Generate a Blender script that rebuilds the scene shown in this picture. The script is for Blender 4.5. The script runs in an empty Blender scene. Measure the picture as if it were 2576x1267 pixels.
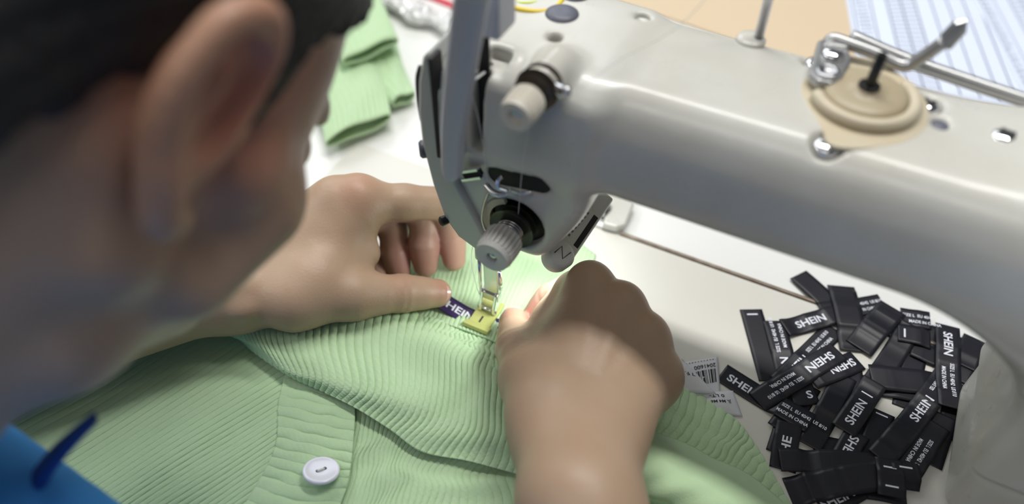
import bpy, math, random
import numpy as np
random.seed(4); RNG = np.random.default_rng(4)
D = bpy.data; C = bpy.context.scene.collection
MM = 0.001
PI = math.pi

# ------------------------------------------------------------------ camera
PITCH, FPX, CAMH = 48.0, 2000.0, 360.0          # degrees, pixels (2576 wide), mm above the bed
_p = math.radians(PITCH)
CF = np.array([0, math.cos(_p), -math.sin(_p)]); CU = np.array([0, math.sin(_p), math.cos(_p)]); CR = np.array([1., 0, 0])
CP = np.array([0, 0, CAMH])
def ray(px, py): return CF + (px-1288)/FPX*CR + (633.5-py)/FPX*CU
def W(px, py, z=0.0):                            # point (mm) on the horizontal plane z seen at a pixel
    d = ray(px, py); return CP + (z-CAMH)/d[2]*d
def WD(px, py, dep): return CP + dep*ray(px, py)
cam = D.cameras.new('camera'); camo = D.objects.new('camera', cam); C.objects.link(camo)
camo.location = CP*MM; camo.rotation_euler = (math.radians(90-PITCH), 0, 0)
cam.sensor_width = 36; cam.lens = 36*FPX/2576; cam.clip_start = 0.01; cam.clip_end = 50
cam.dof.use_dof = True; cam.dof.focus_distance = 0.40; cam.dof.aperture_fstop = 3.3
sc = bpy.context.scene; sc.camera = camo
sc.view_settings.view_transform = 'Standard'; sc.view_settings.look = 'None'
sc.view_settings.gamma = 1; sc.view_settings.exposure = 0.0; sc.view_settings.use_curve_mapping = False

# ------------------------------------------------------------------ light
wd = D.worlds.new('world'); sc.world = wd; wd.use_nodes = True
wd.node_tree.nodes['Background'].inputs[0].default_value = (0.80, 0.86, 0.95, 1)
wd.node_tree.nodes['Background'].inputs[1].default_value = 0.11
def area(name, loc, target, sx, sy, power, col=(1, 1, 1), parent=None):
    l = D.lights.new(name, 'AREA'); l.shape = 'RECTANGLE'; l.size = sx; l.size_y = sy; l.energy = power; l.color = col
    o = D.objects.new(name, l); C.objects.link(o); o.location = loc
    from mathutils import Vector
    o.rotation_euler = (Vector(target)-Vector(loc)).to_track_quat('-Z', 'Y').to_euler()
    o['kind'] = 'helper'
    return o
area('window_light', (-0.55, 1.75, 1.15), (0, 0.3, 0), 1.7, 0.9, 12.5, (0.93, 0.97, 1))
key = area('ceiling_tube_light', (0.17, 0.64, 1.42), (0.17, 0.64, 0), 1.2, 0.12, 18, (1, 0.99, 0.96)); key.rotation_euler = (0, 0, math.radians(-26.87))
area('ceiling_tube_light.001', (-0.35, -0.45, 1.5), (-0.05, 0.25, 0), 1.0, 0.3, 3.2, (1, 0.97, 0.92))
area('left_fill_light', (-1.0, 0.35, 1.05), (-0.1, 0.22, 0), 0.9, 0.3, 5.0, (0.97, 0.99, 1))  # unseen fill light added at the left to brighten the knit panel

# ------------------------------------------------------------------ materials
def mat(name, col, rough=0.5, metal=0.0, coat=0.0, sss=0.0, sssr=(0.012, 0.005, 0.003), var=None, var_scale=60, var_amt=0.5,
        bump=None, bump_scale=400, bump_d=0.0003, trans=0.0, alpha=1.0, ior=1.45, emit=None, estr=0, rvar=0.0, tint=False, sheen=0.0):
    m = D.materials.new(name); m.use_nodes = True; nt = m.node_tree; b = nt.nodes['Principled BSDF']; L = nt.links
    b.inputs['Base Color'].default_value = (*col, 1); b.inputs['Roughness'].default_value = rough
    b.inputs['Metallic'].default_value = metal; b.inputs['Coat Weight'].default_value = coat; b.inputs['Coat Roughness'].default_value = 0.15
    b.inputs['IOR'].default_value = ior; b.inputs['Transmission Weight'].default_value = trans; b.inputs['Alpha'].default_value = alpha
    if sheen: b.inputs['Sheen Weight'].default_value = sheen
    if sss:
        b.inputs['Subsurface Weight'].default_value = sss; b.inputs['Subsurface Radius'].default_value = sssr
        b.inputs['Subsurface Scale'].default_value = 1.0
    if emit: b.inputs['Emission Color'].default_value = (*emit, 1); b.inputs['Emission Strength'].default_value = estr
    tc = nt.nodes.new('ShaderNodeTexCoord')
    out = None
    if var:
        n = nt.nodes.new('ShaderNodeTexNoise'); n.inputs['Scale'].default_value = var_scale; n.inputs['Detail'].default_value = 5
        L.new(tc.outputs['Object'], n.inputs['Vector'])
        r = nt.nodes.new('ShaderNodeValToRGB'); r.color_ramp.elements[0].position = 0.5-0.18; r.color_ramp.elements[1].position = 0.5+0.22
        r.color_ramp.elements[0].color = (*var, 1); r.color_ramp.elements[1].color = (*col, 1)
        L.new(n.outputs['Fac'], r.inputs[0])
        mx = nt.nodes.new('ShaderNodeMix'); mx.data_type = 'RGBA'; mx.inputs[0].default_value = var_amt
        mx.inputs[6].default_value = (*col, 1); L.new(r.outputs[0], mx.inputs[7]); out = mx.outputs[2]
    if tint:                                       # colour of the thing itself, stored on its vertices
        a = nt.nodes.new('ShaderNodeAttribute'); a.attribute_name = 'tint'
        mx = nt.nodes.new('ShaderNodeMix'); mx.data_type = 'RGBA'; mx.blend_type = 'MULTIPLY'; mx.inputs[0].default_value = 1
        if out: L.new(out, mx.inputs[6])
        else: mx.inputs[6].default_value = (*col, 1)
        L.new(a.outputs['Color'], mx.inputs[7]); out = mx.outputs[2]
    if out: L.new(out, b.inputs['Base Color'])
    if rvar:
        n = nt.nodes.new('ShaderNodeTexNoise'); n.inputs['Scale'].default_value = 90; n.inputs['Detail'].default_value = 6
        L.new(tc.outputs['Object'], n.inputs['Vector'])
        q = nt.nodes.new('ShaderNodeMapRange'); q.inputs[1].default_value = 0.3; q.inputs[2].default_value = 0.7
        q.inputs[3].default_value = rough-rvar; q.inputs[4].default_value = rough+rvar
        L.new(n.outputs['Fac'], q.inputs[0]); L.new(q.outputs[0], b.inputs['Roughness'])
    if bump:
        n = nt.nodes.new('ShaderNodeTexNoise'); n.inputs['Scale'].default_value = bump_scale; n.inputs['Detail'].default_value = 3
        L.new(tc.outputs['Object'], n.inputs['Vector'])
        bp = nt.nodes.new('ShaderNodeBump'); bp.inputs['Strength'].default_value = bump; bp.inputs['Distance'].default_value = bump_d
        L.new(n.outputs['Fac'], bp.inputs['Height']); L.new(bp.outputs[0], b.inputs['Normal'])
    return m
M = {}
M['paint'] = mat('machine_paint', (0.62, 0.62, 0.585), 0.32, coat=0.3, var=(0.50, 0.46, 0.37), var_scale=24, var_amt=0.5, bump=0.25, bump_scale=260, bump_d=0.0002, rvar=0.07)
M['paint_plain'] = mat('grey_cover_plastic', (0.52, 0.54, 0.60), 0.35, coat=0.15, bump=0.1, bump_scale=300)
M['faceplate'] = mat('face_plate_paint', (0.50, 0.51, 0.49), 0.33, coat=0.2, bump=0.15, bump_scale=300)
M['bed'] = mat('bed_paint', (0.72, 0.71, 0.66), 0.30, coat=0.2, var=(0.66, 0.63, 0.55), var_scale=14, var_amt=0.5, bump=0.06, bump_scale=120)
M['white_laminate'] = mat('white_laminate', (0.82, 0.82, 0.80), 0.35, var=(0.76, 0.76, 0.73), var_scale=8, var_amt=0.5)
M['trim'] = mat('worn_brown_metal', (0.16, 0.115, 0.085), 0.4, metal=0.4, var=(0.42, 0.36, 0.30), var_scale=120, var_amt=0.6)
M['chrome'] = mat('chrome', (0.86, 0.86, 0.88), 0.13, metal=1.0)
M['steel'] = mat('brushed_steel', (0.62, 0.62, 0.64), 0.28, metal=1.0, bump=0.1, bump_scale=900)
M['grey_metal'] = mat('grey_metal', (0.42, 0.42, 0.42), 0.32, metal=0.75)
M['black_metal'] = mat('oily_black_metal', (0.022, 0.021, 0.02), 0.3, metal=0.3)
M['dark_brown'] = mat('dark_oily_metal', (0.085, 0.07, 0.055), 0.35, metal=0.4)
M['recess'] = mat('black_recess', (0.012, 0.012, 0.012), 0.6)  # black that also stands in for shade inside the machine's slots
M['knob'] = mat('grey_knob_plastic', (0.66, 0.65, 0.61), 0.42)
M['knob_cream'] = mat('cream_knob_plastic', (0.70, 0.66, 0.57), 0.42)
M['rubber'] = mat('slate_rubber', (0.12, 0.125, 0.16), 0.42)
M['cream'] = mat('yellowed_plastic', (0.60, 0.54, 0.41), 0.36, coat=0.2, var=(0.56, 0.44, 0.27), var_scale=35, var_amt=0.4)
M['ochre_disc'] = mat('worn_winder_disc', (0.42, 0.37, 0.27), 0.35, var=(0.40, 0.30, 0.15), var_scale=40, var_amt=0.5)
M['yellow_foot'] = mat('yellow_clear_plastic', (0.58, 0.60, 0.20), 0.25, coat=0.4, trans=0.25)
M['yellow_band'] = mat('yellow_elastic', (0.85, 0.62, 0.05), 0.3, coat=0.3)
M['lime_band'] = mat('lime_elastic', (0.62, 0.72, 0.06), 0.3, coat=0.3)
M['thread'] = mat('white_thread', (0.72, 0.74, 0.70), 0.5)
M['knit'] = mat('green_rib_knit', (0.50, 0.68, 0.42), 0.85, bump=0.5, bump_scale=1500, bump_d=0.0004, var=(0.47, 0.65, 0.38), var_scale=200, var_amt=0.6, sheen=0.25)
M['ribbon'] = mat('black_satin_ribbon', (0.012, 0.012, 0.018), 0.42, bump=0.2, bump_scale=2500, bump_d=0.0001)
M['ribbon_purple'] = mat('dark_purple_satin', (0.035, 0.018, 0.09), 0.32, bump=0.2, bump_scale=2500, bump_d=0.0001)
M['print'] = mat('white_print', (0.82, 0.83, 0.92), 0.4)
M['ink'] = mat('black_ink', (0.02, 0.02, 0.02), 0.6)
M['tag'] = mat('translucent_tag_paper', (0.66, 0.67, 0.70), 0.5)
M['paper'] = mat('white_form_paper', (0.74, 0.80, 0.94), 0.6)
M['paper_line'] = mat('form_ruling', (0.10, 0.12, 0.20), 0.6)
M['wood'] = mat('beige_board', (0.70, 0.565, 0.40), 0.5, var=(0.66, 0.52, 0.35), var_scale=5, var_amt=0.5)
M['skin'] = mat('skin', (0.46, 0.325, 0.225), 0.45, sss=0.15, sssr=(0.004, 0.0018, 0.0011), var=(0.43, 0.28, 0.185), var_scale=45, var_amt=0.5, bump=0.35, bump_scale=700, bump_d=0.0003, tint=True)
M['nail'] = mat('fingernail', (0.66, 0.42, 0.36), 0.25, coat=0.3)
M['hair'] = mat('black_hair', (0.012, 0.012, 0.013), 0.5, bump=0.6, bump_scale=300, bump_d=0.002)
M['shirt'] = mat('blue_shirt', (0.06, 0.36, 0.95), 0.8, bump=0.2, bump_scale=800)
M['shirt_dark'] = mat('navy_piping', (0.01, 0.06, 0.30), 0.8)
M['trousers'] = mat('dark_trousers', (0.03, 0.03, 0.04), 0.9)
M['button'] = mat('pearl_button', (0.78, 0.79, 0.88), 0.2, coat=0.5)
M['floor'] = mat('grey_floor', (0.30, 0.31, 0.30), 0.5, var=(0.25, 0.26, 0.25), var_scale=4)
M['plastic_bag'] = mat('crumpled_clear_plastic', (0.80, 0.80, 0.80), 0.2, coat=0.5)
M['red'] = mat('red_plastic', (0.62, 0.05, 0.08), 0.35)
M['led'] = mat('led_lens', (0.9, 0.92, 0.95), 0.3, emit=(0.92, 0.97, 1), estr=6)

# ------------------------------------------------------------------ object helpers
def tag(o, label=None, cat=None, group=None, kind=None):
    if label: o['label'] = label
    if cat: o['category'] = cat
    if group: o['group'] = group
    if kind: o['kind'] = kind
    return o
def mesh_obj(name, V, F, mats, parent=None, midx=None, smooth=True, origin=None, local=False, tint=None, autosmooth=None):
    """V in mm. World coordinates unless local (then the parent's)."""
    V = np.asarray(V, float)
    if origin is None:
        origin = np.zeros(3) if (local or parent is not None) else np.array([(V[:, 0].min()+V[:, 0].max())/2, (V[:, 1].min()+V[:, 1].max())/2, V[:, 2].min()])
    me = D.meshes.new(name)
    F = F.tolist() if isinstance(F, np.ndarray) else F
    pw = np.zeros(3)
    q = parent
    while q is not None and not local: pw = pw+np.array(q.location)/MM; q = q.parent
    off = origin if parent is None else pw + origin
    me.from_pydata(((V-off)*MM).tolist(), [], F)
    for m in (mats if isinstance(mats, (list, tuple)) else [mats]): me.materials.append(m)
    if midx is not None: me.polygons.foreach_set('material_index', np.asarray(midx, np.int32))
    me.polygons.foreach_set('use_smooth', np.full(len(me.polygons), bool(smooth)))
    if tint is not None:
        at = me.color_attributes.new('tint', 'FLOAT_COLOR', 'POINT')
        at.data.foreach_set('color', np.hstack([tint, np.ones((len(V), 1))]).astype(np.float32).ravel())
    elif any(m is M['skin'] for m in me.materials):
        at = me.color_attributes.new('tint', 'FLOAT_COLOR', 'POINT'); at.data.foreach_set('color', np.ones(len(V)*4, np.float32))
    me.update()
    o = D.objects.new(name, me); C.objects.link(o)
    if parent is not None: o.parent = parent
    o.location = origin*MM
    if autosmooth is not None:
        try: me.set_sharp_from_angle(angle=math.radians(autosmooth))
        except Exception: pass
    return o
def empty(name, loc=(0, 0, 0), rz=0.0):
    o = D.objects.new(name, None); C.objects.link(o); o.location = np.array(loc, float)*MM; o.rotation_euler = (0, 0, rz)
    o.empty_display_size = 0.02
    return o
def bevel(o, w, seg=3):
    b = o.modifiers.new('bevel', 'BEVEL'); b.width = w*MM; b.segments = seg; b.limit_method = 'ANGLE'; b.angle_limit = math.radians(40)
    return o
class MB:
    def __init__(s): s.v = []; s.f = []; s.m = []
    def add(s, V, F, m=0):
        n = len(s.v); s.v += [tuple(map(float, q)) for q in V]; s.f += [tuple(int(i)+n for i in f) for f in F]; s.m += [m]*len(F); return s
    def box(s, c, h, R=None, m=0):
        c = np.array(c, float); h = np.array(h, float)
        P = np.array([[x, y, z] for x in (-1, 1) for y in (-1, 1) for z in (-1, 1)])*h
        if R is not None: P = P @ np.array(R)            # rows of R are the box axes
        return s.add(P+c, [(0, 1, 3, 2), (4, 6, 7, 5), (0, 4, 5, 1), (2, 3, 7, 6), (0, 2, 6, 4), (1, 5, 7, 3)], m)
    def lathe(s, prof, o=(0, 0, 0), ax=(0, 0, 1), seg=40, m=0, ref=None, mod=None):
        """prof: (radius, height) pairs along ax"""
        o = np.array(o, float); ax = np.array(ax, float); ax /= np.linalg.norm(ax)
        ref = np.array([1, 0, 0.]) if ref is None else np.array(ref, float)
        if abs(ref @ ax) > 0.95: ref = np.array([0, 1., 0])
        a = ref-(ref@ax)*ax; a /= np.linalg.norm(a); b = np.cross(ax, a); V = []
        for k, (r, h) in enumerate(prof):
            for i in range(seg):
                t = 2*PI*i/seg; rr = r if mod is None else mod(r, k, i)
                V.append(o+ax*h+rr*(math.cos(t)*a+math.sin(t)*b))
        F = []; n = len(prof)
        for k in range(n-1):
            for i in range(seg):
                j = (i+1) % seg; F.append((k*seg+i, k*seg+j, (k+1)*seg+j, (k+1)*seg+i))
        F.append(tuple(range(seg))[::-1]); F.append(tuple((n-1)*seg+i for i in range(seg)))
        return s.add(V, F, m)
    def tube(s, pts, r, seg=10, m=0, flat=1.0, cap=True):
        P = np.array(pts, float); n = len(P); r = np.full(n, r, float) if np.isscalar(r) else np.array(r, float)
        T = np.gradient(P, axis=0); T /= np.linalg.norm(T, axis=1)[:, None]+1e-9
        up = np.array([0, 0, 1.]); 
        if abs(T[0] @ up) > 0.9: up = np.array([0, 1., 0])
        a = up-(up@T[0])*T[0]; a /= np.linalg.norm(a); V = []
        for k in range(n):
            a = a-(a@T[k])*T[k]; a /= np.linalg.norm(a); b = np.cross(T[k], a)
            for i in range(seg):
                t = 2*PI*i/seg; V.append(P[k]+r[k]*(math.cos(t)*a*flat+math.sin(t)*b))
        F = [(k*seg+i, k*seg+(i+1) % seg, (k+1)*seg+(i+1) % seg, (k+1)*seg+i) for k in range(n-1) for i in range(seg)]
        if cap: F.append(tuple(range(seg))[::-1]); F.append(tuple((n-1)*seg+i for i in range(seg)))
        return s.add(V, F, m)
    def prism(s, poly, d, m=0):
        P = np.array(poly, float); n = len(P); d = np.array(d, float)
        V = list(P)+list(P+d)
        F = [tuple(range(n))[::-1], tuple(range(n, 2*n))]+[(i, (i+1) % n, n+(i+1) % n, n+i) for i in range(n)]
        return s.add(V, F, m)
    def obj(s, name, mats, parent=None, **k):
        return mesh_obj(name, s.v, s.f, mats, parent, midx=s.m, **k)
def spline(P, n=None, per=8):
    """Catmull-Rom through points"""
    P = np.array(P, float); k = len(P); Q = np.vstack([2*P[0]-P[1], P, 2*P[-1]-P[-2]])
    n = n or (k-1)*per+1; t = np.linspace(0, k-1, n); i = np.minimum(t.astype(int), k-2); f = (t-i)[:, None]
    a, b, c, d = Q[i], Q[i+1], Q[i+2], Q[i+3]
    return 0.5*((2*b)+(c-a)*f+(2*a-5*b+4*c-d)*f*f+(-a+3*b-3*c+d)*f**3)

# ------------------------------------------------------------------ implicit surfaces
def cap_sdf(P, a, b, ra, rb):
    a = np.array(a, float); b = np.array(b, float); d = b-a; L2 = d@d
    t = np.clip(((P-a)@d)/L2, 0, 1)
    return np.linalg.norm(P-a-t[..., None]*d, axis=-1)-(ra+(rb-ra)*t)
def ell_sdf(P, c, R, r):
    q = (P-np.array(c, float)) @ np.array(R, float).T; r = np.array(r, float)      # rows of R are the axes
    k0 = np.linalg.norm(q/r, axis=-1); k1 = np.linalg.norm(q/(r*r), axis=-1)+1e-9
    return k0*(k0-1)/k1
def box_sdf(P, c, h, rad, R=None):
    q = P-np.array(c, float)
    if R is not None: q = q @ np.array(R, float).T
    q = np.abs(q)-(np.array(h, float)-rad)
    return np.linalg.norm(np.maximum(q, 0), axis=-1)+np.minimum(q.max(-1), 0)-rad
def smin(a, b, k):
    h = np.clip(0.5+0.5*(b-a)/k, 0, 1); return b+(a-b)*h-k*h*(1-h)
def smax(a, b, k): return -smin(-a, -b, k)
def grid(lo, hi, s):
    lo = np.array(lo, float); n = np.ceil((np.array(hi, float)-lo)/s).astype(int)+1
    X = [lo[i]+s*np.arange(n[i]) for i in range(3)]
    return np.stack(np.meshgrid(*X, indexing='ij'), -1).astype(np.float32), lo, s
def nets(f, lo, s):
    """naive surface nets"""
    ins = f < 0; X, Y, Z = f.shape
    acc = np.zeros((X-1, Y-1, Z-1, 3), np.float32); cnt = np.zeros((X-1, Y-1, Z-1), np.float32)
    for ax in range(3):
        o1 = [slice(None)]*3; o2 = [slice(None)]*3; o1[ax] = slice(0, -1); o2[ax] = slice(1, None)
        A, B = f[tuple(o1)], f[tuple(o2)]; cr = (ins[tuple(o1)] != ins[tuple(o2)])
        t = np.where(cr, A/(A-B+1e-12), 0)
        oth = [k for k in range(3) if k != ax]
        for da in (0, 1):
            for db in (0, 1):
                sl = [slice(None)]*3; sl[oth[0]] = slice(da, f.shape[oth[0]]-1+da); sl[oth[1]] = slice(db, f.shape[oth[1]]-1+db)
                c = cr[tuple(sl)]; cnt += c; acc[..., ax] += np.where(c, t[tuple(sl)], 0)
                acc[..., oth[0]] += c*da; acc[..., oth[1]] += c*db
    act = cnt > 0; idx = np.full(act.shape, -1, np.int64); idx[act] = np.arange(act.sum())
    ijk = np.argwhere(act); V = (ijk+acc[act]/cnt[act][:, None])*s+lo
    Fs = []
    for ax in range(3):
        b, c = (ax+1) % 3, (ax+2) % 3
        o1 = [slice(1, -1)]*3; o2 = [slice(1, -1)]*3; o1[ax] = slice(0, -1); o2[ax] = slice(1, None)
        i1 = ins[tuple(o1)]; i2 = ins[tuple(o2)]; e = np.argwhere(i1 != i2)
        if not len(e): continue
        fl = i1[tuple(e.T)]; base = e.copy(); base[:, b] += 1; base[:, c] += 1
        def at(db, dc):
            q = base.copy(); q[:, b] -= db; q[:, c] -= dc; return idx[tuple(q.T)]
        q = np.stack([at(1, 1), at(0, 1), at(0, 0), at(1, 0)], 1); q[~fl] = q[~fl][:, ::-1]; Fs.append(q)
    return V, np.vstack(Fs)

# ================================================================== SETTING
N0 = W(1220, 790, 0); TH = math.radians(-26.87)
EX = np.array([math.cos(TH), math.sin(TH), 0]); EY = np.array([-EX[1], EX[0], 0]); EZ = np.array([0, 0, 1.])
def m2w(x, y, z): return N0+x*EX+y*EY+z*EZ       # machine frame -> world, mm
def w2m(P): r = np.asarray(P, float)-N0; return np.stack([r@EX, r@EY, r[..., 2]], -1)
def quad(o, a, b, n): return [o, o+a, o+a+b, o+b]
o = MB().box((0, 700, -760), (2200, 2400, 10)).obj('floor', M['floor'], smooth=False); tag(o, kind='structure')
o = MB().box((0, 2900, 600), (2200, 10, 1370)).obj('wall_back', mat('pale_wall', (0.7, 0.72, 0.72), 0.8), smooth=False); tag(o, kind='structure')

# sewing table: white laminate top; the neighbouring board starts behind the machine
def world_box(x0, x1, y0, y1, z0, z1): return MB().box(((x0+x1)/2, (y0+y1)/2, (z0+z1)/2), ((x1-x0)/2, (y1-y0)/2, (z1-z0)/2))
tb = empty('sewing_table', (0, 420, -750))
tag(tb, 'white laminate sewing table under the machine and the green knitwear', 'table')
# the top has the cut-out that holds the machine bed
BX0, BX1, BY0, BY1 = -150., 440., -102., 92.
t = MB()
# top slab as four pieces round the bed would show seams, so it lies one sheet under the bed plate
t.box((60, 400, -13), (680, 300, 12)); o = t.obj('table_top', M['white_laminate'], tb, smooth=False); bevel(o, 2)
for x in (-580, 700):
    for y in (140, 660): o = MB().box((x, y, -387), (22, 22, 361)).obj('leg', M['grey_metal'], tb, smooth=False); bevel(o, 2)

# ================================================================== SEWING MACHINE
mach = empty('sewing_machine', N0, TH)
tag(mach, 'cream grey industrial sewing machine with tension knobs and bobbin winder', 'sewing machine')
def part(b, name, m, parent=None, smooth=True, **k):
    o = b.obj(name, m, mach if parent is None else parent, local=True, smooth=smooth, **k); return o
def sub(b, name, m, par, smooth=True, **k): return b.obj(name, m, par, local=True, smooth=smooth, **k)

def casting():
    P, lo, s = grid((-28, -26, 40), (352, 90, 196), 1.5)
    X, Y, Z = P[..., 0], P[..., 1], P[..., 2]
    arm = box_sdf(P, (160, 31, 150), (172, 42, 23), 9)
    arm = smax(arm, -0.933*(Y-2.5)+0.359*(Z-172), 9)               # front face leans back
    arm = smax(arm, ((-Y)*0.66+(Z-172)*0.75)+2.0, 9)
    arm = smax(arm, ((Y-70)*0.70+(Z-172)*0.70)+2.5, 12)
    head = box_sdf(P, (18, 29, 122.5), (41, 39.5, 50), 8)
    head = smax(head, ((-Y)*0.70+(Z-172)*0.70)-4, 12)
    head = smax(head, -(X+20)-(Z-127)*0.17*(Z < 127), 4)           # left end leans in towards the foot
    head = smax(head, -((X-5)*0.64+(Z-76)*0.77)-1.0, 6)
    head = smax(head, ((X-57)*0.88-(Z-110)*0.47), 7)               # right side runs down to the presser
    d = smin(arm, head, 9)
    pil = box_sdf(P, (289, 32, 80), (48, 40, 90), 10)
    d = smin(d, pil, 62)
    # thread slot boss
    d = smin(d, cap_sdf(P, (34, 8, 173), (34, -7, 175), 8.5, 8), 6)
    # carved features
    d = smax(d, -cap_sdf(P, (25, 24, 166), (25, 24, 185), 3.1, 3.1), 1)
    d = smax(d, -cap_sdf(P, (51.7, 56, 163), (51.7, 56, 190), 3.3, 3.3), 1)
    for q in ((125.6, 59.8), (169.7, 50.9), (140.6, 10.6)): d = smax(d, -cap_sdf(P, (q[0], q[1], 170.5), (q[0], q[1], 190), 5.8, 6.5), 1.4)
    d = smax(d, -cap_sdf(P, (175.5, 40.3, 172.5), (175.5, 40.3, 190), 3.5, 4.5), 1.4)
    d = smax(d, -cap_sdf(P, (24, -13, 94.5), (24, -4.5, 94.5), 14.5, 14), 2)      # round tension recess
    d = smax(d, -(cap_sdf(P, (15, -9, 120), (35, -9, 123.5), 5.6, 5.6)), 1.0)
    d = smax(d, -box_sdf(P, (5.7, -12, 163), (2.7, 12, 31), 1), 1)            # take-up slot
    d = smax(d, -box_sdf(P, (9, -2, 176), (5, 10, 8), 1), 1)
    return nets(d, lo, s)
V, F = casting(); o = mesh_obj('arm_casting', V, F, M['paint'], mach, local=True)
sm = o.modifiers.new('smooth', 'SMOOTH'); sm.factor = 0.5; sm.iterations = 3
# pillar foot and bed
b = MB(); b.box((291, 32, 21), (46, 39, 21.5)); o = part(b, 'pillar_foot', M['paint'], smooth=False); bevel(o, 9, 5)
b = MB(); b.box(((BX0+BX1)/2, (BY0+BY1)/2, -0.45), ((BX1-BX0)/2, (BY1-BY0)/2, 0.75)); o = part(b, 'bed', M['bed'], smooth=False); bevel(o, 0.5)
b = MB(); b.box(((45+BX1)/2, 93.4, 0.35), ((BX1-45)/2, 1.0, 1.1)); o = part(b, 'bed_trim_strip', M['trim'], smooth=False); bevel(o, 0.5)

# hinge at the back edge of the bed
hg = MB(); hg.prism([(23, 119, 1), (40, 121, 1), (45, 117, 1), (47, 97, 1), (43, 92, 1), (34, 91, 1), (33, 97, 1), (34, 106, 1), (30, 110, 1), (22, 110, 1)], (0, 0, 5.5))
hg = part(hg, 'bed_hinge', M['paint'], smooth=False); bevel(hg, 1.5)
sub(MB().tube([(18, 104, 5), (32, 104, 5)], 5.5, 20), 'hinge_pin', M['chrome'], hg, autosmooth=40)
sub(MB().box((26, 95, 1.6), (8, 3, 1.2)), 'hinge_leaf', M['chrome'], hg, smooth=False)

# face plate on the left end, with its seam
def fp():
    pts = [(-17, 174), (-20.0, 162), (-21.8, 146), (-21.6, 127), (-18, 104), (-13, 84), (-6, 74), (4, 69), (10, 71), (11, 80), (3, 96), (-4, 110), (-8, 125), (-11, 150), (-12, 172), (-14, 178)]
    b = MB(); b.prism([(x, -13.6, z) for x, z in pts], (0, 76, 0)); return b
o = part(fp(), 'face_plate', M['faceplate'], smooth=False); bevel(o, 3.0, 5)
b = MB(); b.box((-12.2, -10.6, 150), (0.8, 3.8, 26)); o = part(b, 'face_plate_seam', M['recess'], smooth=False)
b = MB(); b.tube(spline([(-20.6, -9, 166), (-22.4, -9, 160), (-23, -9, 148), (-22.4, -9, 138)]), 1.4, 8); part(b, 'face_plate_clip', M['black_metal'])
# thumb screw at the left edge
b = MB(); b.lathe([(4.6, 0), (4.6, 2.2), (3.4, 3.0)], (-19.0, -7, 122.5), (-0.8, -0.6, 0), 24); ts = part(b, 'thumb_screw_boss', M['faceplate'], autosmooth=40)
b = MB(); b.lathe([(3.8, 2.6), (4.2, 3.4), (4.2, 6), (3.2, 7)], (-19.0, -7, 121.5), (-0.8, -0.6, 0), 22); sub(b, 'thumb_screw', M['rubber'], ts, autosmooth=40)
b = MB(); b.lathe([(2.4, 0), (2.6, 3), (1.6, 3.8)], (-12, -12.5, 83), (-0.5, -0.8, 0), 18); part(b, 'face_plate_screw', M['black_metal'], autosmooth=40)

# take-up lever guard: long rounded cover standing off the front
def guard():
    st = [(14.0, 218, 6.8), (10.5, 200, 6.6), (7.0, 181, 6.4), (3.8, 163, 5.9), (1.5, 147, 5.1), (0.6, 136, 4.9), (0.1, 129, 4.6), (-0.1, 126.2, 3.8), (-0.2, 124.8, 2.0)]
    b = MB(); sec = []
    P = spline([(a, z, w) for a, z, w in st], per=4)
    for x, z, w in P:
        ring = []
        for i in range(28):
            t = 2*PI*i/28; cx, cy = math.cos(t), math.sin(t)
            ring.append((x+w*np.sign(cx)*abs(cx)**0.7, -23+3.6*np.sign(cy)*abs(cy)**0.75, z))
        sec.append(ring)
    V = [q for r in sec for q in r]; n = 28; k = len(sec)
    F = [(i*n+j, i*n+(j+1) % n, (i+1)*n+(j+1) % n, (i+1)*n+j) for i in range(k-1) for j in range(n)]+[tuple(range(n)), tuple((k-1)*n+i for i in range(n))[::-1]]
    b.add(V, F); return b
o = part(MB().box((5.7, -2.5, 162), (2.7, 0.5, 29.5)), 'take_up_slot_shade', M['recess'], smooth=False)  # dark strip painting the shade inside the take-up slot
gd = part(guard(), 'take_up_guard', M['paint_plain'])
b = MB(); b.box((-1, -16, 133), (2.0, 6, 3)); o = sub(b, 'guard_stand_off', M['paint_plain'], gd, smooth=False); bevel(o, 0.8)
b = MB(); b.box((14.5, -6, 208), (4.0, 7.5, 16)); o = part(b, 'take_up_cover', M['paint_plain'], smooth=False); bevel(o, 1.5)
b = MB(); b.tube(spline([(6, 3, 168), (6, -8, 170), (6, -15, 172), (6, -17, 176)]), 1.5, 10); part(b, 'take_up_lever', M['chrome'])
# slotted thread clip under the guard
b = MB(); b.box((3.5, -14.6, 123.2), (5.2, 1.2, 0.6), [(0.86, 0, 0.5), (0, 1, 0), (-0.5, 0, 0.86)]); b.box((4.8, -14.8, 119.2), (5.6, 1.2, 0.6), [(0.86, 0, 0.5), (0, 1, 0), (-0.5, 0, 0.86)])
tc_ = part(b, 'thread_clip', M['chrome'], smooth=False)
b = MB(); b.box((4.4, -13.6, 121.2), (5.4, 0.8, 1.6), [(0.86, 0, 0.5), (0, 1, 0), (-0.5, 0, 0.86)]); sub(b, 'clip_gap', M['recess'], tc_, smooth=False)

# knobs
def knob(b, o, r, L, teeth, hole_r, ax=(0, -1, 0)):
    seg = teeth*6
    def md(rr, k, i): return rr*(1-0.13*(1 if (i % 6) in (0, 5) else 0)) if 1 <= k <= 3 else rr
    prof = [(r*0.9, 0), (r*0.98, 0.8), (r*1.0, L*0.35), (r*0.97, L*0.80), (r*0.93, L*0.83), (r*0.86, L), (hole_r+1.0, L+0.2), (hole_r, L-0.4), (hole_r, L-4)]
    b.lathe(prof, o, ax, seg, mod=md); return b
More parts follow.
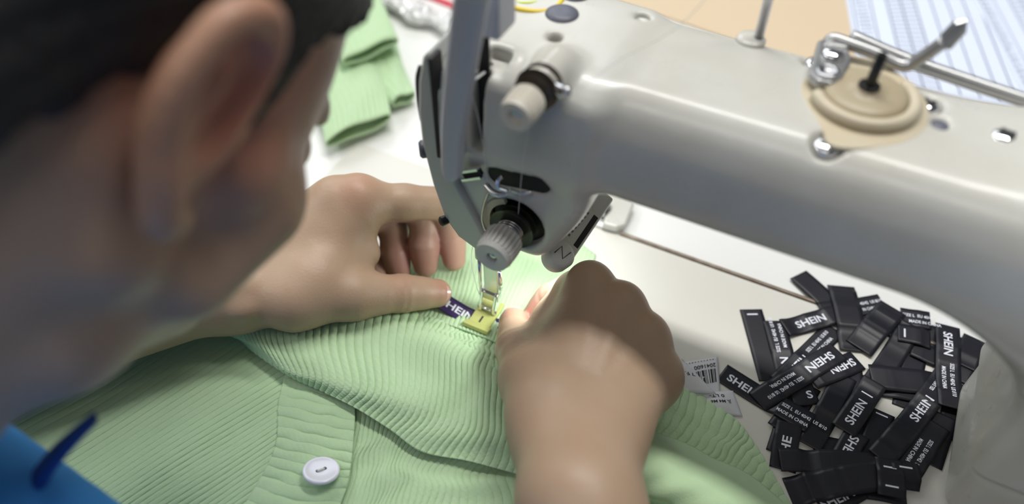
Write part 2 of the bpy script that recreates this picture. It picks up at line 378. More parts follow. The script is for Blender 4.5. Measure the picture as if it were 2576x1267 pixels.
# upper pretension: boss washer, discs, knob
T1 = (34, -7, 175)
pt = part(MB().lathe([(3.0, 0), (3.0, 22)], T1, (0, -1, 0), 20), 'pretensioner', M['chrome'], autosmooth=40)
sub(MB().lathe([(8.2, -1.5), (8.4, 0.8), (7, 1.2)], T1, (0, -1, 0), 40), 'seat_ring', M['dark_brown'], pt, autosmooth=40)
sub(MB().lathe([(6, 3.2), (8.6, 4.0), (9.0, 4.8), (8.0, 5.5), (5, 5.8)], T1, (0, -1, 0), 44), 'tension_disc', M['dark_brown'], pt, autosmooth=40)
sub(MB().lathe([(5, 6.3), (8.0, 6.9), (8.4, 7.7), (7.4, 8.4), (4, 8.8)], T1, (0, -1, 0), 44), 'tension_disc', M['dark_brown'], pt, autosmooth=40)
sub(MB().lathe([(4.4, 9), (5.6, 9.3), (5.6, 12.5), (4.4, 13)], T1, (0, -1, 0), 30), 'spring_cup', M['dark_brown'], pt, autosmooth=40)
sub(knob(MB(), (34, -18.5, 175), 7.3, 12.5, 22, 3.0), 'knob', M['knob_cream'], pt, autosmooth=35)
sub(MB().lathe([(2.9, 8.5), (2.9, 9.2)], (34, -18.5, 175), (0, -1, 0), 20), 'knob_core', M['dark_brown'], pt, autosmooth=40)
b = MB(); b.tube(spline([(36, -9, 176.5), (41, -11, 178), (46, -13.5, 179.5), (48, -15.5, 180.5)]), [1.9]*25, 10); b.lathe([(0.3, -2.4), (1.6, -1.6), (2.1, 0), (1.5, 1.6), (0.3, 2.2)], (48, -15.5, 181), (0.2, -0.4, 1), 18)
sub(b, 'thread_guide', M['chrome'], pt)
# lower main tension
T2 = (24, -5, 94.5)
mt = part(MB().lathe([(14.2, -0.8), (14.2, 0.6), (12.6, 1.2), (11, 0.2), (9, 0.0)], T2, (0, -1, 0), 56), 'thread_tension', M['black_metal'], autosmooth=40)
sub(MB().lathe([(2.2, 0), (2.2, 27)], T2, (0, -1, 0), 18), 'tension_post', M['steel'], mt, autosmooth=40)
for h, r in ((3.4, 10.4), (6.0, 9.6), (8.6, 11.2)):
    sub(MB().lathe([(4, h-0.5), (r*0.8, h-0.7), (r, h+0.3), (r, h+0.8), (r*0.8, h+0.1), (4, h+0.4)], T2, (0, -1, 0), 48), 'tension_disc', M['black_metal'], mt, autosmooth=40)
sp = MB(); sp.tube([(T2[0]+6.2*math.cos(t), T2[1]-9.8-t*0.22, T2[2]+6.2*math.sin(t)) for t in np.linspace(0, 6*PI, 90)], 0.5, 6); sub(sp, 'tension_spring', M['steel'], mt)
sub(knob(MB(), (24, -20.0, 94.5), 9.2, 14.0, 24, 2.6), 'knob', M['knob'], mt, autosmooth=35)
sub(MB().lathe([(2.5, 10), (2.3, 12.3), (1.0, 13.0)], (24, -20, 94.5), (0, -1, 0), 18), 'post_tip', M['steel'], mt, autosmooth=40)
# crescent plate and thread hooks around it
b = MB(); R0 = 15.8
ps = [(T2[0]+R0*math.cos(t), -11.4, T2[2]+R0*math.sin(t)) for t in np.linspace(math.radians(110), math.radians(215), 22)]+[(T2[0]+12.6*math.cos(t), -11.4, T2[2]+12.6*math.sin(t)) for t in np.linspace(math.radians(215), math.radians(110), 22)]
b.prism(ps, (0, 2, 0)); part(b, 'crescent_plate', M['cream'], smooth=False)
part(MB().tube(spline([(9.5, -13, 86), (8.3, -13.5, 94), (9.6, -13, 104), (12, -13, 112)]), 0.55, 8), 'check_spring', M['steel'])
b = MB(); st_ = [(15+5.3*math.cos(t), -8.6, 120+5.3*math.sin(t)) for t in np.linspace(PI/2, 1.5*PI, 14)]+[(35+5.3*math.cos(t), -8.6, 123.5+5.3*math.sin(t)) for t in np.linspace(-PI/2, PI/2, 14)]
b.prism(st_, (0, 5, 0)); part(b, 'slot_shade_fill', M['recess'], smooth=False)  # black sheet in place of the shade inside the oval recess
b = MB(); b.tube(spline([(11.5, -15, 118.5), (15, -16, 116.8), (19, -16, 116.2), (22.5, -14.5, 117.2)]), 1.5, 10, flat=0.6); b.tube(spline([(19.5, -14, 125.5), (18, -15, 123), (19, -16, 120.2), (23, -15.5, 119.4)]), 0.9, 8)
b.tube(spline([(23.5, -13.5, 118.8), (29, -13.8, 119.4), (33, -12, 120.6)]), 0.7, 8); part(b, 'thread_hook', M['chrome'])

# LED work lamp module: a bar along the right side of the head, with slot, marks and a round touch button
LA = np.array([38.5, 3.0, 64.0]); lx = np.array([0.06, 0.995, 0.06]); lx /= np.linalg.norm(lx)        # length axis, roughly machine +Y
ln = np.array([0.45, -0.45, 0.77]); ln -= (ln@lx)*lx; ln /= np.linalg.norm(ln); lw = np.cross(lx, ln); LA = LA+ln*6.5   # face normal, width axis
def lp(u, w, h): return LA+u*lx+w*lw+h*ln
lamp = MB().prism([lp(2, -7.5, 0), lp(50, -7.5, 0), lp(50, 7.5, 0), lp(2, 7.5, 0)], -ln*9)
lm = part(lamp, 'work_lamp', M['paint'], smooth=False); bevel(lm, 1.5)
sub(MB().prism([lp(10, 3.2, 0.12), lp(33, 3.2, 0.12), lp(33, 6.0, 0.12), lp(10, 6.0, 0.12)], -ln*0.5), 'slider_slot', M['recess'], lm, smooth=False)
b = MB()
for i in range(7): L = 0.8+0.42*i; b.prism([lp(13+3.0*i-0.7, -1.4-L/1.3, 0.12), lp(13+3.0*i+0.7, -1.4-L/1.3, 0.12), lp(13+3.0*i+0.7, -1.4+L/1.6, 0.12), lp(13+3.0*i-0.7, -1.4+L/1.6, 0.12)], -ln*0.3)
sub(b, 'brightness_marks', M['rubber'], lm, smooth=False)
bt = MB().lathe([(6.8, -8), (7.4, -6), (7.4, 0.4), (6.6, 1.6), (5.0, 2.0)], lp(0.5, 0.5, 0.6), ln, 40)
bt = sub(bt, 'touch_button', M['knob'], lm, autosmooth=50)
b = MB(); zz = [(-3.4, 2.4), (0.2, 4.2), (-1.5, -3.6), (2.6, -2.2)]
zp = [lp(0.5+p_, 0.5+q_, 2.75) for p_, q_ in [(-3.2, -3.4), (2.6, -2.2), (-2.8, 1.6), (3.2, 3.2)]]
b.tube(zp, 0.28, 6); sub(b, 'lamp_lens', M['led'], lm, smooth=False) if False else sub(b, 'zigzag_mark', M['ink'], lm)
b = MB().prism([lp(4, -5, -9.1), lp(40, -5, -9.1), lp(40, 5, -9.1), lp(4, 5, -9.1)], -ln*0.6); sub(b, 'lamp_lens', M['led'], lm, smooth=False)
lw_ = m2w(36, 10, 55); tg = m2w(-5, 20, 0)
area('work_lamp_light', tuple(lw_*MM), tuple(tg*MM), 0.03, 0.012, 0.05, (0.95, 1, 0.97))

# presser bar, foot, needle
part(MB().tube([(7, 3, 84), (7, 3, 46)], 3.6, 20), 'presser_bar', M['steel'])
part(MB().tube([(-2.5, 2, 84), (-2.5, 2, 46)], 2.8, 20), 'needle_bar', M['steel'])
b = MB(); b.tube([(-2.4, 0.5, 46), (-2.2, 0.3, 27), (-2.0, 0.0, 14), (-1.9, 0, 6.2)], [1.0, 0.9, 0.75, 0.3], 12); part(b, 'needle', M['chrome'])
b = MB(); b.box((4.6, 1.2, 35), (4.3, 1.6, 15)); b.box((4.2, 1.0, 19.5), (5.0, 2.6, 2.6)); ft = part(b, 'presser_foot', M['steel'], smooth=False); bevel(ft, 0.6)
b = MB(); b.tube([(9.2, 1.6, 40), (9.4, 2.4, 30), (9.3, 2.8, 24)], 0.9, 8); sub(b, 'foot_spring', M['chrome'], ft)
for s in (-1, 1):
    b = MB(); x = 3.9+s*4.1
    b.prism([(x-0.9, 3.6, 24), (x-0.9, -1.8, 22.5), (x-0.9, -4.8, 14), (x-0.9, -5.2, 9.5), (x-0.9, -2.5, 9.0), (x-0.9, 2.4, 13)], (1.8, 0, 0)); o = sub(b, 'foot_fork', M['chrome'], ft, smooth=False); bevel(o, 0.5)
b = MB(); b.tube([(-1.8, -3.6, 11), (9.6, -3.6, 11)], 0.8, 10); sub(b, 'hinge_pin', M['chrome'], ft)
sole = MB(); sole.box((3.6, -4, 8.0), (6.4, 9.5, 1.0)); sole.prism([(-4.2, -13, 7.2), (-4.2, -13, 9.2), (-4.2, -17.5, 11.4), (-4.2, -18.6, 9.4)], (15.6, 0, 0))
so = sub(sole, 'foot_sole', M['yellow_foot'], ft, smooth=False); bevel(so, 0.5)
b = MB(); b.box((3.2, -10.0, 9.08), (0.5, 2.2, 0.1)); 
sub(b, 'needle_slot', M['ink'], ft, smooth=False)

# holes and plugs on top
def ring_(x, y, z, ri, ro, h=0.9): return MB().lathe([(ri, -2.5), (ri, h*0.7), (ri+(ro-ri)*0.35, h), (ro-0.4, h*0.7), (ro, -0.6)], (x, y, z), (0, 0, 1), 40)
part(MB().lathe([(3.0, 0), (3.0, 1)], (25, 24, 165), (0, 0, 1), 28), 'oil_hole_plug', M['rubber'], autosmooth=40)
o = part(ring_(51.7, 56, 172.6, 3.4, 5.6), 'oil_hole_rim', M['paint']); 
part(MB().lathe([(3.3, 0), (3.3, 1)], (51.7, 56, 163), (0, 0, 1), 28), 'oil_hole_plug', M['black_metal'], autosmooth=40)
for x, y, r in ((20.5, 41.0, 7.6), (18.8, 58.5, 6.8)):
    part(MB().lathe([(r*0.97, -0.3), (r, 0.7), (r*0.94, 1.9), (r*0.7, 2.9), (r*0.35, 3.2), (0.4, 3.0)], (x, y, 173.6), (0, 0, 1), 44), 'rubber_plug', M['rubber'])
part(MB().lathe([(4.0, -2.5), (4.0, -0.4), (2.6, 0.5), (0.3, 0.8)], (175.5, 40.3, 171.5), (0, 0, 1), 30), 'rubber_plug', M['rubber'])
def screw(x, y, z, r=4.8, n=(0, 0, 1)):
    b = MB(); b.lathe([(r, -1.5), (r, 0.6), (r*0.86, 1.7), (r*0.5, 2.5), (0.2, 2.8)], (x, y, z), n, 36); o = part(b, 'screw', M['chrome'])
    c = MB()
    for t in (0.6, 0.6+PI/2): c.box((x, y, z+2.55), (r*0.62, 0.45, 0.35), [(math.cos(t), math.sin(t), 0), (-math.sin(t), math.cos(t), 0), (0, 0, 1)])
    sub(c, 'cross_slot', M['ink'], o, smooth=False)
screw(125.6, 59.8, 170.2, 4.6); screw(169.7, 50.9, 170.2, 4.6); screw(140.6, 11.5, 169.2, 5.2); screw(197.2, 41.2, 172.5, 5.0)
b = MB(); pl = spline([(180, 48, 0), (184, 34, 0), (200, 29, 0), (222, 30, 0), (226, 46, 0), (210, 52, 0), (190, 50, 0), (180, 48, 0)], per=6)
b.prism([(q[0], q[1], 171) for q in pl[:-1]], (0, 0, 2.0)); o = part(b, 'inspection_cover', M['paint'], smooth=False); bevel(o, 0.8)

# spool pin
part(MB().lathe([(6.0, -1.5), (6.2, 0.6), (5.6, 1.4), (3.4, 1.8)], (97.5, 63, 171.8), (0, 0, 1), 36), 'spool_pin_base', M['paint'])
part(MB().tube([(100.2, 64, 172), (99.2, 64.4, 260)], 2.0, 18), 'spool_pin', M['steel'])

# bobbin winder
BW = np.array([147., 41., 172.])
pts = [(-22.5, 8), (-23.5, -3), (-18, -14), (-10, -25), (-6, -32), (2, -31), (10, -26), (19, -18), (24, -6), (23, 7), (17, 18), (8, 25), (-2, 29), (-14, 27), (-20, 19), (-22.5, 8)]
pl = spline([(a, c, 0) for a, c in pts], per=5)[:-1]
b = MB(); b.prism([BW+np.array([q[0], q[1], -1]) for q in pl], (0, 0, 2.2)); bw = part(b, 'bobbin_winder', M['cream'], smooth=False); bevel(bw, 0.8)
arc = [(BW[0]+18.2*math.cos(t), BW[1]+18.2*math.sin(t), BW[2]+3.2) for t in np.linspace(math.radians(-158), math.radians(52), 60)]
b = MB(); b.tube(arc, [1.2]+[2.6]*56+[2.2, 1.6, 1.0], 14); sub(b, 'winder_rim', M['cream'], bw)
b = MB(); b.lathe([(15.0, 1.4), (15.4, 3.6), (15.0, 4.8), (13.4, 5.6), (9, 6.2), (4.8, 6.4), (4.4, 7.2), (3.6, 7.6)], BW, (0, 0, 1), 56); wd_ = sub(b, 'winder_disc', M['ochre_disc'], bw)
b = MB(); b.lathe([(4.2, 7), (4.0, 8.2), (1.95, 8.6), (2.0, 21), (1.6, 22)], BW, (0.02, -0.02, 1), 26); sub(b, 'winder_spindle', M['rubber'] if False else M['black_metal'], bw, autosmooth=40)
# winder bracket with two screws holding the lever
b = MB(); b.prism([(123, 66, 174), (134, 69, 174), (138, 58, 174), (137.5, 43, 174), (134, 37.5, 174), (129, 37, 174), (125, 41, 174)], (0, 0, 4.6)); br = part(b, 'lever_bracket', M['grey_metal'], smooth=False); bevel(br, 1.4, 4)
sub(MB().lathe([(4.4, 0), (4.4, 1.2), (3.2, 2.4), (0.3, 2.7)], (130.5, 56, 178.4), (0, 0, 1), 30), 'bracket_screw', M['chrome'], br)
sub(MB().lathe([(4.6, 0), (4.4, 1.2), (2.8, 1.5), (2.6, 0.5), (0.2, 0.4)], (131.2, 44, 178.4), (0, 0, 1), 30), 'bracket_bushing', M['steel'], br)
b = MB(); b.tube(spline([(127.5, 64, 176), (128, 67, 179), (134, 67, 179), (146, 67, 177.5), (157, 66.5, 175.8), (162, 67, 181), (167, 67.5, 189)]), 2.6, 16, flat=0.8)
lv = part(b, 'winder_lever', M['grey_metal'])
b = MB(); b.prism([(125.5, 61, 173.5), (135.5, 63, 173.5), (135.5, 70, 173.5), (125.5, 68, 173.5)], (0, 0, 6)); o = sub(b, 'lever_block', M['grey_metal'], lv, smooth=False); bevel(o, 1.5)
b = MB(); b.prism([(165, 68, 187), (169.5, 69, 187), (172, 71, 194), (170.5, 71.5, 199), (167, 70.5, 197), (164.5, 69, 191)], (1.0, -3.0, 0)); o = sub(b, 'lever_finger_pad', M['steel'], lv, smooth=False); bevel(o, 0.7)
b = MB(); b.tube(spline([(134, 76, 177), (156, 76, 173), (180, 76, 170.5), (204, 75, 169), (240, 73, 167)]), 2.9, 16); part(b, 'stop_rod', M['grey_metal'])

# ================================================================== KNITWEAR
def sheet(name, rows, nrib, mats, parent, amp=0.9, th=1.6, nv=110, per=10, wob=0.25, wr=0.6, seed=1, swap=False, pw=0.45):
    """rows of (px, py, z): a sheet lying at those heights; ribs run down the rows, side by side along each row.
    Returns an object with real rib relief and thickness."""
    G = np.array([[W(a, b_, z) for a, b_, z in r] for r in rows])
    if swap: G = G.transpose(1, 0, 2)
    if nrib > 0:
        base = np.array([0, .05, .1, .16, .3, .5, .7, .84, .9, .95]); t = np.concatenate([base+k for k in range(nrib)]+[[nrib]])/nrib
    else: t = np.linspace(0, 1, 160)
    # along columns first
    rowsS = np.array([spline(G[i], n=400) for i in range(len(G))])
    U = len(t); q = t*399; i0 = np.minimum(q.astype(int), 398); f = (q-i0)[None, :, None]
    R2 = rowsS[:, i0]*(1-f)+rowsS[:, i0+1]*f
    S = np.stack([spline(R2[:, j], n=nv) for j in range(U)], 1)         # nv x U x 3
    v = np.linspace(0, 1, nv)[:, None]; u = t[None, :]
    du = np.gradient(S, axis=1); dv = np.gradient(S, axis=0)
    N = np.cross(du, dv); N /= np.linalg.norm(N, axis=-1, keepdims=True)+1e-9
    if N[..., 2].mean() < 0: N = -N
    rg = np.random.default_rng(seed)
    # loose, slightly wandering ribs
    if nrib > 0:
        n = nrib; ph = np.zeros_like(u*v)
        for k in range(5):
            a, b_, c = rg.uniform(2, 9), rg.uniform(2, 14), rg.uniform(0, 6.3); ph += np.sin(a*v*PI+b_*u*PI+c)*wob/5
        tt = (u*n+0*v)
        prof = np.clip(np.abs(np.sin(PI*tt)), 0, 1)**pw
        depth = 0.75+0.35*np.sin(7*v+5*np.sin(9*u)+ph*4)
        h = amp*(prof-1)*depth
        Udir = du/(np.linalg.norm(du, axis=-1, keepdims=True)+1e-9)
        S = S+Udir*(ph*2.2)[..., None]
        # small knit stitches across the ribs
        h = h+0.09*amp*np.sin(v*nv*1.35+2*np.sin(tt*PI*2))*prof
    else: h = np.zeros((nv, U))
    wv = np.zeros((nv, U))
    for k in range(7):
        a, b_, c = rg.uniform(1, 7), rg.uniform(1, 9), rg.uniform(0, 6.3); wv = wv+np.sin(a*v*PI+b_*u*PI+c)/7
    h = h+wr*wv*1.6
    T = S+N*h[..., None]
    # rolled edges
    Bt = S-N*th*(0.75)+N*(wr*wv*1.6)[..., None]
    V = np.vstack([T.reshape(-1, 3), Bt.reshape(-1, 3)]); V[:, 2] = np.maximum(V[:, 2], 0.35); K = nv*U
    ii, jj = np.meshgrid(np.arange(nv-1), np.arange(U-1), indexing='ij'); a = (ii*U+jj).ravel()
    Ft = np.stack([a, a+1, a+U+1, a+U], 1); Fb = Ft[:, ::-1]+K
    e = [(i, i+1) for i in range(U-1)]+[((i)*U+U-1, (i+1)*U+U-1) for i in range(nv-1)]+[((nv-1)*U+i+1, (nv-1)*U+i) for i in range(U-1)]+[((i+1)*U, i*U) for i in range(nv-1)]
    E_ = np.array(e); Fe = np.stack([E_[:, 1], E_[:, 0], E_[:, 0]+K, E_[:, 1]+K], 1)
    return mesh_obj(name, V, np.vstack([Ft, Fb, Fe]), mats, parent)

kn = empty('cardigan', W(900, 980, 0))
tag(kn, 'pale green ribbed cardigan spread under the presser foot, white button on its placket', 'cardigan')
K = M['knit']
# lower body panel, bottom left of the machine bed
sheet('front_panel', [[(-700, 1300, 2), (-600, 1420, 2), (-450, 1540, 2), (-350, 1650, 2), (-330, 1800, 2), (-380, 2000, 2)],
                      [(-230, 1010, 2), (-130, 1130, 4), (10, 1250, 5), (100, 1360, 5), (110, 1500, 4), (60, 1690, 3)],
                      [(110, 850, 2), (200, 950, 5), (330, 1050, 7), (420, 1150, 7), (430, 1290, 6), (380, 1480, 4)],
                      [(400, 700, 2), (500, 770, 4), (620, 860, 6), (730, 960, 6), (720, 1100, 6), (650, 1290, 4)],
                      [(540, 610, 2), (640, 680, 2), (760, 770, 3), (830, 900, 3), (840, 1020, 3), (800, 1240, 3)]], 46, K, kn, amp=0.85, nv=120, wr=0.7, seed=3, wob=0.12, pw=0.22)
# inner layer to the right of the placket
sheet('inner_layer', [[(820, 930, 4), (1000, 980, 4), (1160, 1060, 4), (1330, 1120, 3), (1560, 1100, 3)],
                      [(830, 1060, 5), (960, 1090, 7), (1060, 1160, 6), (1250, 1190, 4), (1560, 1180, 3)],
                      [(800, 1180, 4), (930, 1190, 6), (1050, 1230, 6), (1270, 1270, 5), (1580, 1260, 4)],
                      [(740, 1340, 3), (880, 1350, 5), (1010, 1360, 5), (1260, 1400, 4), (1600, 1400, 4)]], 44, K, kn, amp=0.9, nv=90, wr=1.0, seed=5, wob=0.5)
# button placket
pk = sheet('button_placket', [[(722, 925, 8), (700, 1010, 8.5), (694, 1110, 8.5), (655, 1200, 8), (575, 1330, 7)],
                         [(800, 930, 10), (790, 1030, 10.5), (786, 1130, 10), (750, 1230, 9.5), (690, 1370, 8)],
                         [(893, 975, 8.5), (893, 1050, 9), (885, 1150, 8.5), (868, 1235, 8), (800, 1400, 7)]], 15, K, kn, amp=1.1, nv=60, wr=0.3, seed=8, wob=0.3)
# folded ribbed welt running from under the left hand to the right wrist
sheet('ribbed_welt', [[(548, 812, 15), (600, 800, 20), (700, 760, 22), (820, 740, 20), (960, 720, 16), (1075, 805, 9), (1160, 850, 8), (1240, 895, 8), (1340, 950, 10), (1480, 1040, 10)],
                      [(553, 828, 13), (612, 828, 20), (690, 850, 22), (800, 850, 22), (930, 850, 21), (1050, 860, 19), (1140, 900, 18), (1230, 960, 16), (1330, 1040, 14), (1450, 1120, 11)],
                      [(570, 838, 9), (630, 868, 15), (715, 925, 18), (820, 950, 20), (940, 980, 20), (1040, 1010, 19), (1130, 1040, 17), (1220, 1080, 15), (1320, 1120, 12), (1440, 1180, 9)],
                      [(590, 842, 5), (640, 888, 9), (725, 945, 12), (810, 985, 14), (900, 1030, 14), (980, 1080, 13), (1060, 1135, 11), (1180, 1160, 9), (1310, 1195, 6), (1440, 1230, 4)]],
      56, K, kn, amp=1.3, nv=90, wr=0.5, seed=11, wob=0.5)
# neckline layer fed under the foot
sheet('neckline_layer', [[(1010, 560, 2), (1130, 560, 2), (1250, 560, 2), (1400, 575, 2), (1500, 640, 2)],
                         [(1000, 650, 4), (1100, 665, 5), (1220, 670, 4), (1350, 690, 4), (1470, 740, 4)],
                         [(960, 740, 6), (1070, 750, 7), (1195, 765, 5.5), (1300, 790, 6), (1430, 840, 6)],
                         [(930, 830, 8), (1050, 800, 9), (1170, 830, 9), (1270, 870, 9), (1400, 940, 8)]], 44, K, kn, amp=0.75, nv=90, wr=0.4, seed=12, wob=0.25)
# gathered seam edge beside the label
sheet('seam_edge', [[(1010, 796, 8), (1100, 778, 6.5), (1160, 806, 5.5), (1210, 834, 5.5), (1290, 876, 6)],
                    [(985, 830, 13), (1060, 812, 11), (1130, 842, 10.5), (1200, 876, 10), (1290, 925, 10)],
                    [(960, 880, 14), (1040, 860, 12.5), (1110, 895, 12), (1190, 935, 11.5), (1290, 1000, 11)]], 26, K, kn, amp=1.5, nv=30, wr=0.8, seed=14, wob=0.8)
# right part: ribbed panel and the smooth rolled fold
sheet('side_panel', [[(1500, 880, 3), (1640, 890, 3), (1712, 925, 3), (1765, 985, 3), (1850, 1052, 3), (1893, 1105, 3), (1945, 1190, 3), (2010, 1300, 2)],
                     [(1470, 960, 4), (1600, 970, 6), (1680, 1000, 7), (1740, 1060, 7), (1810, 1110, 7), (1850, 1160, 6), (1900, 1230, 5), (1960, 1330, 3)],
                     [(1420, 1090, 4), (1540, 1080, 6), (1630, 1080, 7), (1690, 1130, 7), (1750, 1180, 6), (1790, 1220, 5), (1830, 1280, 4), (1900, 1380, 3)]], 26, K, kn, amp=1.2, nv=80, wr=0.9, seed=17, wob=0.6)
sheet('rolled_fold', [[(1500, 1060, 6), (1600, 1075, 7), (1700, 1105, 8), (1800, 1150, 8), (1900, 1205, 7), (2010, 1300, 5)],
                      [(1480, 1100, 16), (1600, 1115, 18), (1690, 1145, 19), (1780, 1190, 18), (1870, 1240, 15), (1980, 1330, 9)],
                      [(1470, 1160, 21), (1590, 1175, 23), (1680, 1200, 23), (1760, 1240, 21), (1840, 1290, 17), (1930, 1380, 10)],
                      [(1460, 1230, 16), (1590, 1235, 16), (1660, 1255, 16), (1740, 1290, 15), (1820, 1350, 12), (1900, 1440, 7)],
                      [(1450, 1262, 6), (1590, 1262, 5), (1680, 1280, 5), (1750, 1320, 5), (1830, 1390, 4), (1900, 1500, 3)]], 0, K, kn, nv=70, wr=0.8, seed=19)
sheet('back_layer', [[(1380, 1200, 3), (1560, 1235, 3), (1740, 1240, 3), (1900, 1290, 2)],
                     [(1400, 1330, 4), (1600, 1310, 4), (1800, 1330, 4), (1950, 1370, 3)],
                     [(1400, 1480, 3), (1600, 1480, 3), (1800, 1490, 3), (1980, 1500, 3)]], 22, K, kn, amp=0.8, nv=50, seed=21)
# button
bc = W(808, 1184, 13.5); bn = np.array([0.12, 0.34, 1.0])
b = MB(); b.lathe([(8.0, -1.0), (8.7, -0.2), (8.6, 0.8), (8.0, 1.35), (7.1, 1.2), (6.4, 0.95), (3, 0.8), (0.1, 0.8)], bc, bn, 56)
bo = b.obj('button', M['button'], pk)
for s_ in (-1, 1): MB().lathe([(0.9, 0.86), (0.9, 0.95)], bc+np.array([1.5*s_, 0.9*s_, -0.45*s_]), bn, 16).obj('button_hole', M['rubber'], pk)
MB().tube([bc+np.array([-1.4, -0.9, 1.5]), bc+np.array([0, 0, 1.6]), bc+np.array([1.4, 0.9, 0.6])], 0.55, 8).obj('button_thread', M['thread'], pk)

# sleeves of other garments at the far left
def sleeve(name, st, nrib, parent, seed=1, zc=10, hmax=9, amp=0.8, open_end=True):
    """st: (left px, py), (right px, py), half height mm - a flattened ribbed tube"""
    L = spline([W(a[0], a[1], zc) for a, b_, h in st], per=14); R = spline([W(b_[0], b_[1], zc) for a, b_, h in st], per=14)
    H = spline([(h, 0, 0) for a, b_, h in st], per=14)[:, 0]; n = nrib*2; sub_ = 10
    th = np.concatenate([(np.array([0, .06, .12, .2, .35, .5, .65, .8, .88, .94])+k) for k in range(n)])/n*2*PI
    V = []; rg = np.random.default_rng(seed); off = rg.uniform(0, 6)
    k = len(L)
    for layer in (0, 1):
        for i in range(k):
            c = (L[i]+R[i])/2; d = (R[i]-L[i])/2; r = np.linalg.norm(d)
            prof = np.abs(np.sin(th*n/2))**0.45-1
            ht = H[i]-layer*1.5; rr = 1-layer*1.6/r
            for j, t in enumerate(th):
                bump = amp*prof[j]*(1-layer)
                cx = math.cos(t); sz = math.sin(t)
                p = c+d*rr*cx*(1+bump/r*abs(cx))+np.array([0, 0, 1])*((ht+bump)*np.sign(sz)*abs(sz)**0.8+0.9*math.sin(i*0.25+off+cx*4))
                p[2] = max(p[2], 0.3); V.append(p)
    m = len(th); F = []
    for layer in (0, 1):
        o_ = layer*k*m
        for i in range(k-1):
            for j in range(m):
                q = (o_+i*m+j, o_+i*m+(j+1) % m, o_+(i+1)*m+(j+1) % m, o_+(i+1)*m+j); F.append(q if layer == 0 else q[::-1])
    for j in range(m): a = (k-1)*m; F.append((a+j, a+(j+1) % m, k*m+a+(j+1) % m, k*m+a+j))
    return mesh_obj(name, V, F, K, parent)
k2 = empty('cardigan', W(900, 200, 0)); tag(k2, 'pale green ribbed knit garment heaped behind the seated person, cuffs toward the machine', 'cardigan')
sleeve('sleeve', [((560, -120), (760, -260), 8), ((700, -60), (880, -170), 9), ((800, 40), (945, -30), 8), ((860, 160), (1003, 100), 5)], 15, k2, 2, zc=26)
sleeve('sleeve', [((640, 150), (760, 20), 8), ((740, 215), (880, 110), 9), ((800, 290), (960, 190), 8), ((818, 362), (985, 292), 6)], 17, k2, 5, zc=11)
sleeve('sleeve', [((840, 80), (900, 10), 7), ((900, 160), (985, 85), 7), ((945, 215), (1015, 165), 6), ((985, 262), (1046, 238), 5)], 8, k2, 9, zc=8)
sheet('body_layer', [[(500, -200, 2), (700, -250, 2), (880, -220, 2)], [(480, 0, 10), (700, -20, 14), (860, 0, 4)], [(500, 300, 6), (680, 280, 8), (780, 300, 3)]], 24, K, k2, nv=50, seed=4)

# ================================================================== WRITING
_tc = {}
def text2d(txt, bold=0.0):
    """flat triangles of a line of lettering: height 1 = cap height, starts at x=0"""
    k = (txt, bold)
    if k in _tc: return _tc[k]
    cu = D.curves.new('lettering', 'FONT'); cu.body = txt; cu.size = 1.0; cu.offset = bold; cu.resolution_u = 3
    ob = D.objects.new('lettering', cu); C.objects.link(ob); bpy.context.view_layer.update()
    me = D.meshes.new_from_object(ob); V = np.array([v.co[:] for v in me.vertices]); F = [tuple(p.vertices) for p in me.polygons]
    D.objects.remove(ob); D.meshes.remove(me); D.curves.remove(cu)
    V = V[:, :2]; V[:, 0] -= V[:, 0].min(); h = V[:, 1].max()-min(0, V[:, 1].min()); V /= max(h, 1e-6)
    _tc[k] = (V, F); return _tc[k]
def put_text(mb, txt, fn, x, y, h, length=None, bold=0.02, m=0, space=1.0):
    """lettering with its lower left at (x, y), cap height h, mapped through fn(u, w) -> point"""
    V, F = text2d(txt, bold); L = V[:, 0].max(); sx = h if length is None else length/L
    mb.add([fn(x+a*sx, y+c*h) for a, c in V], F, m)

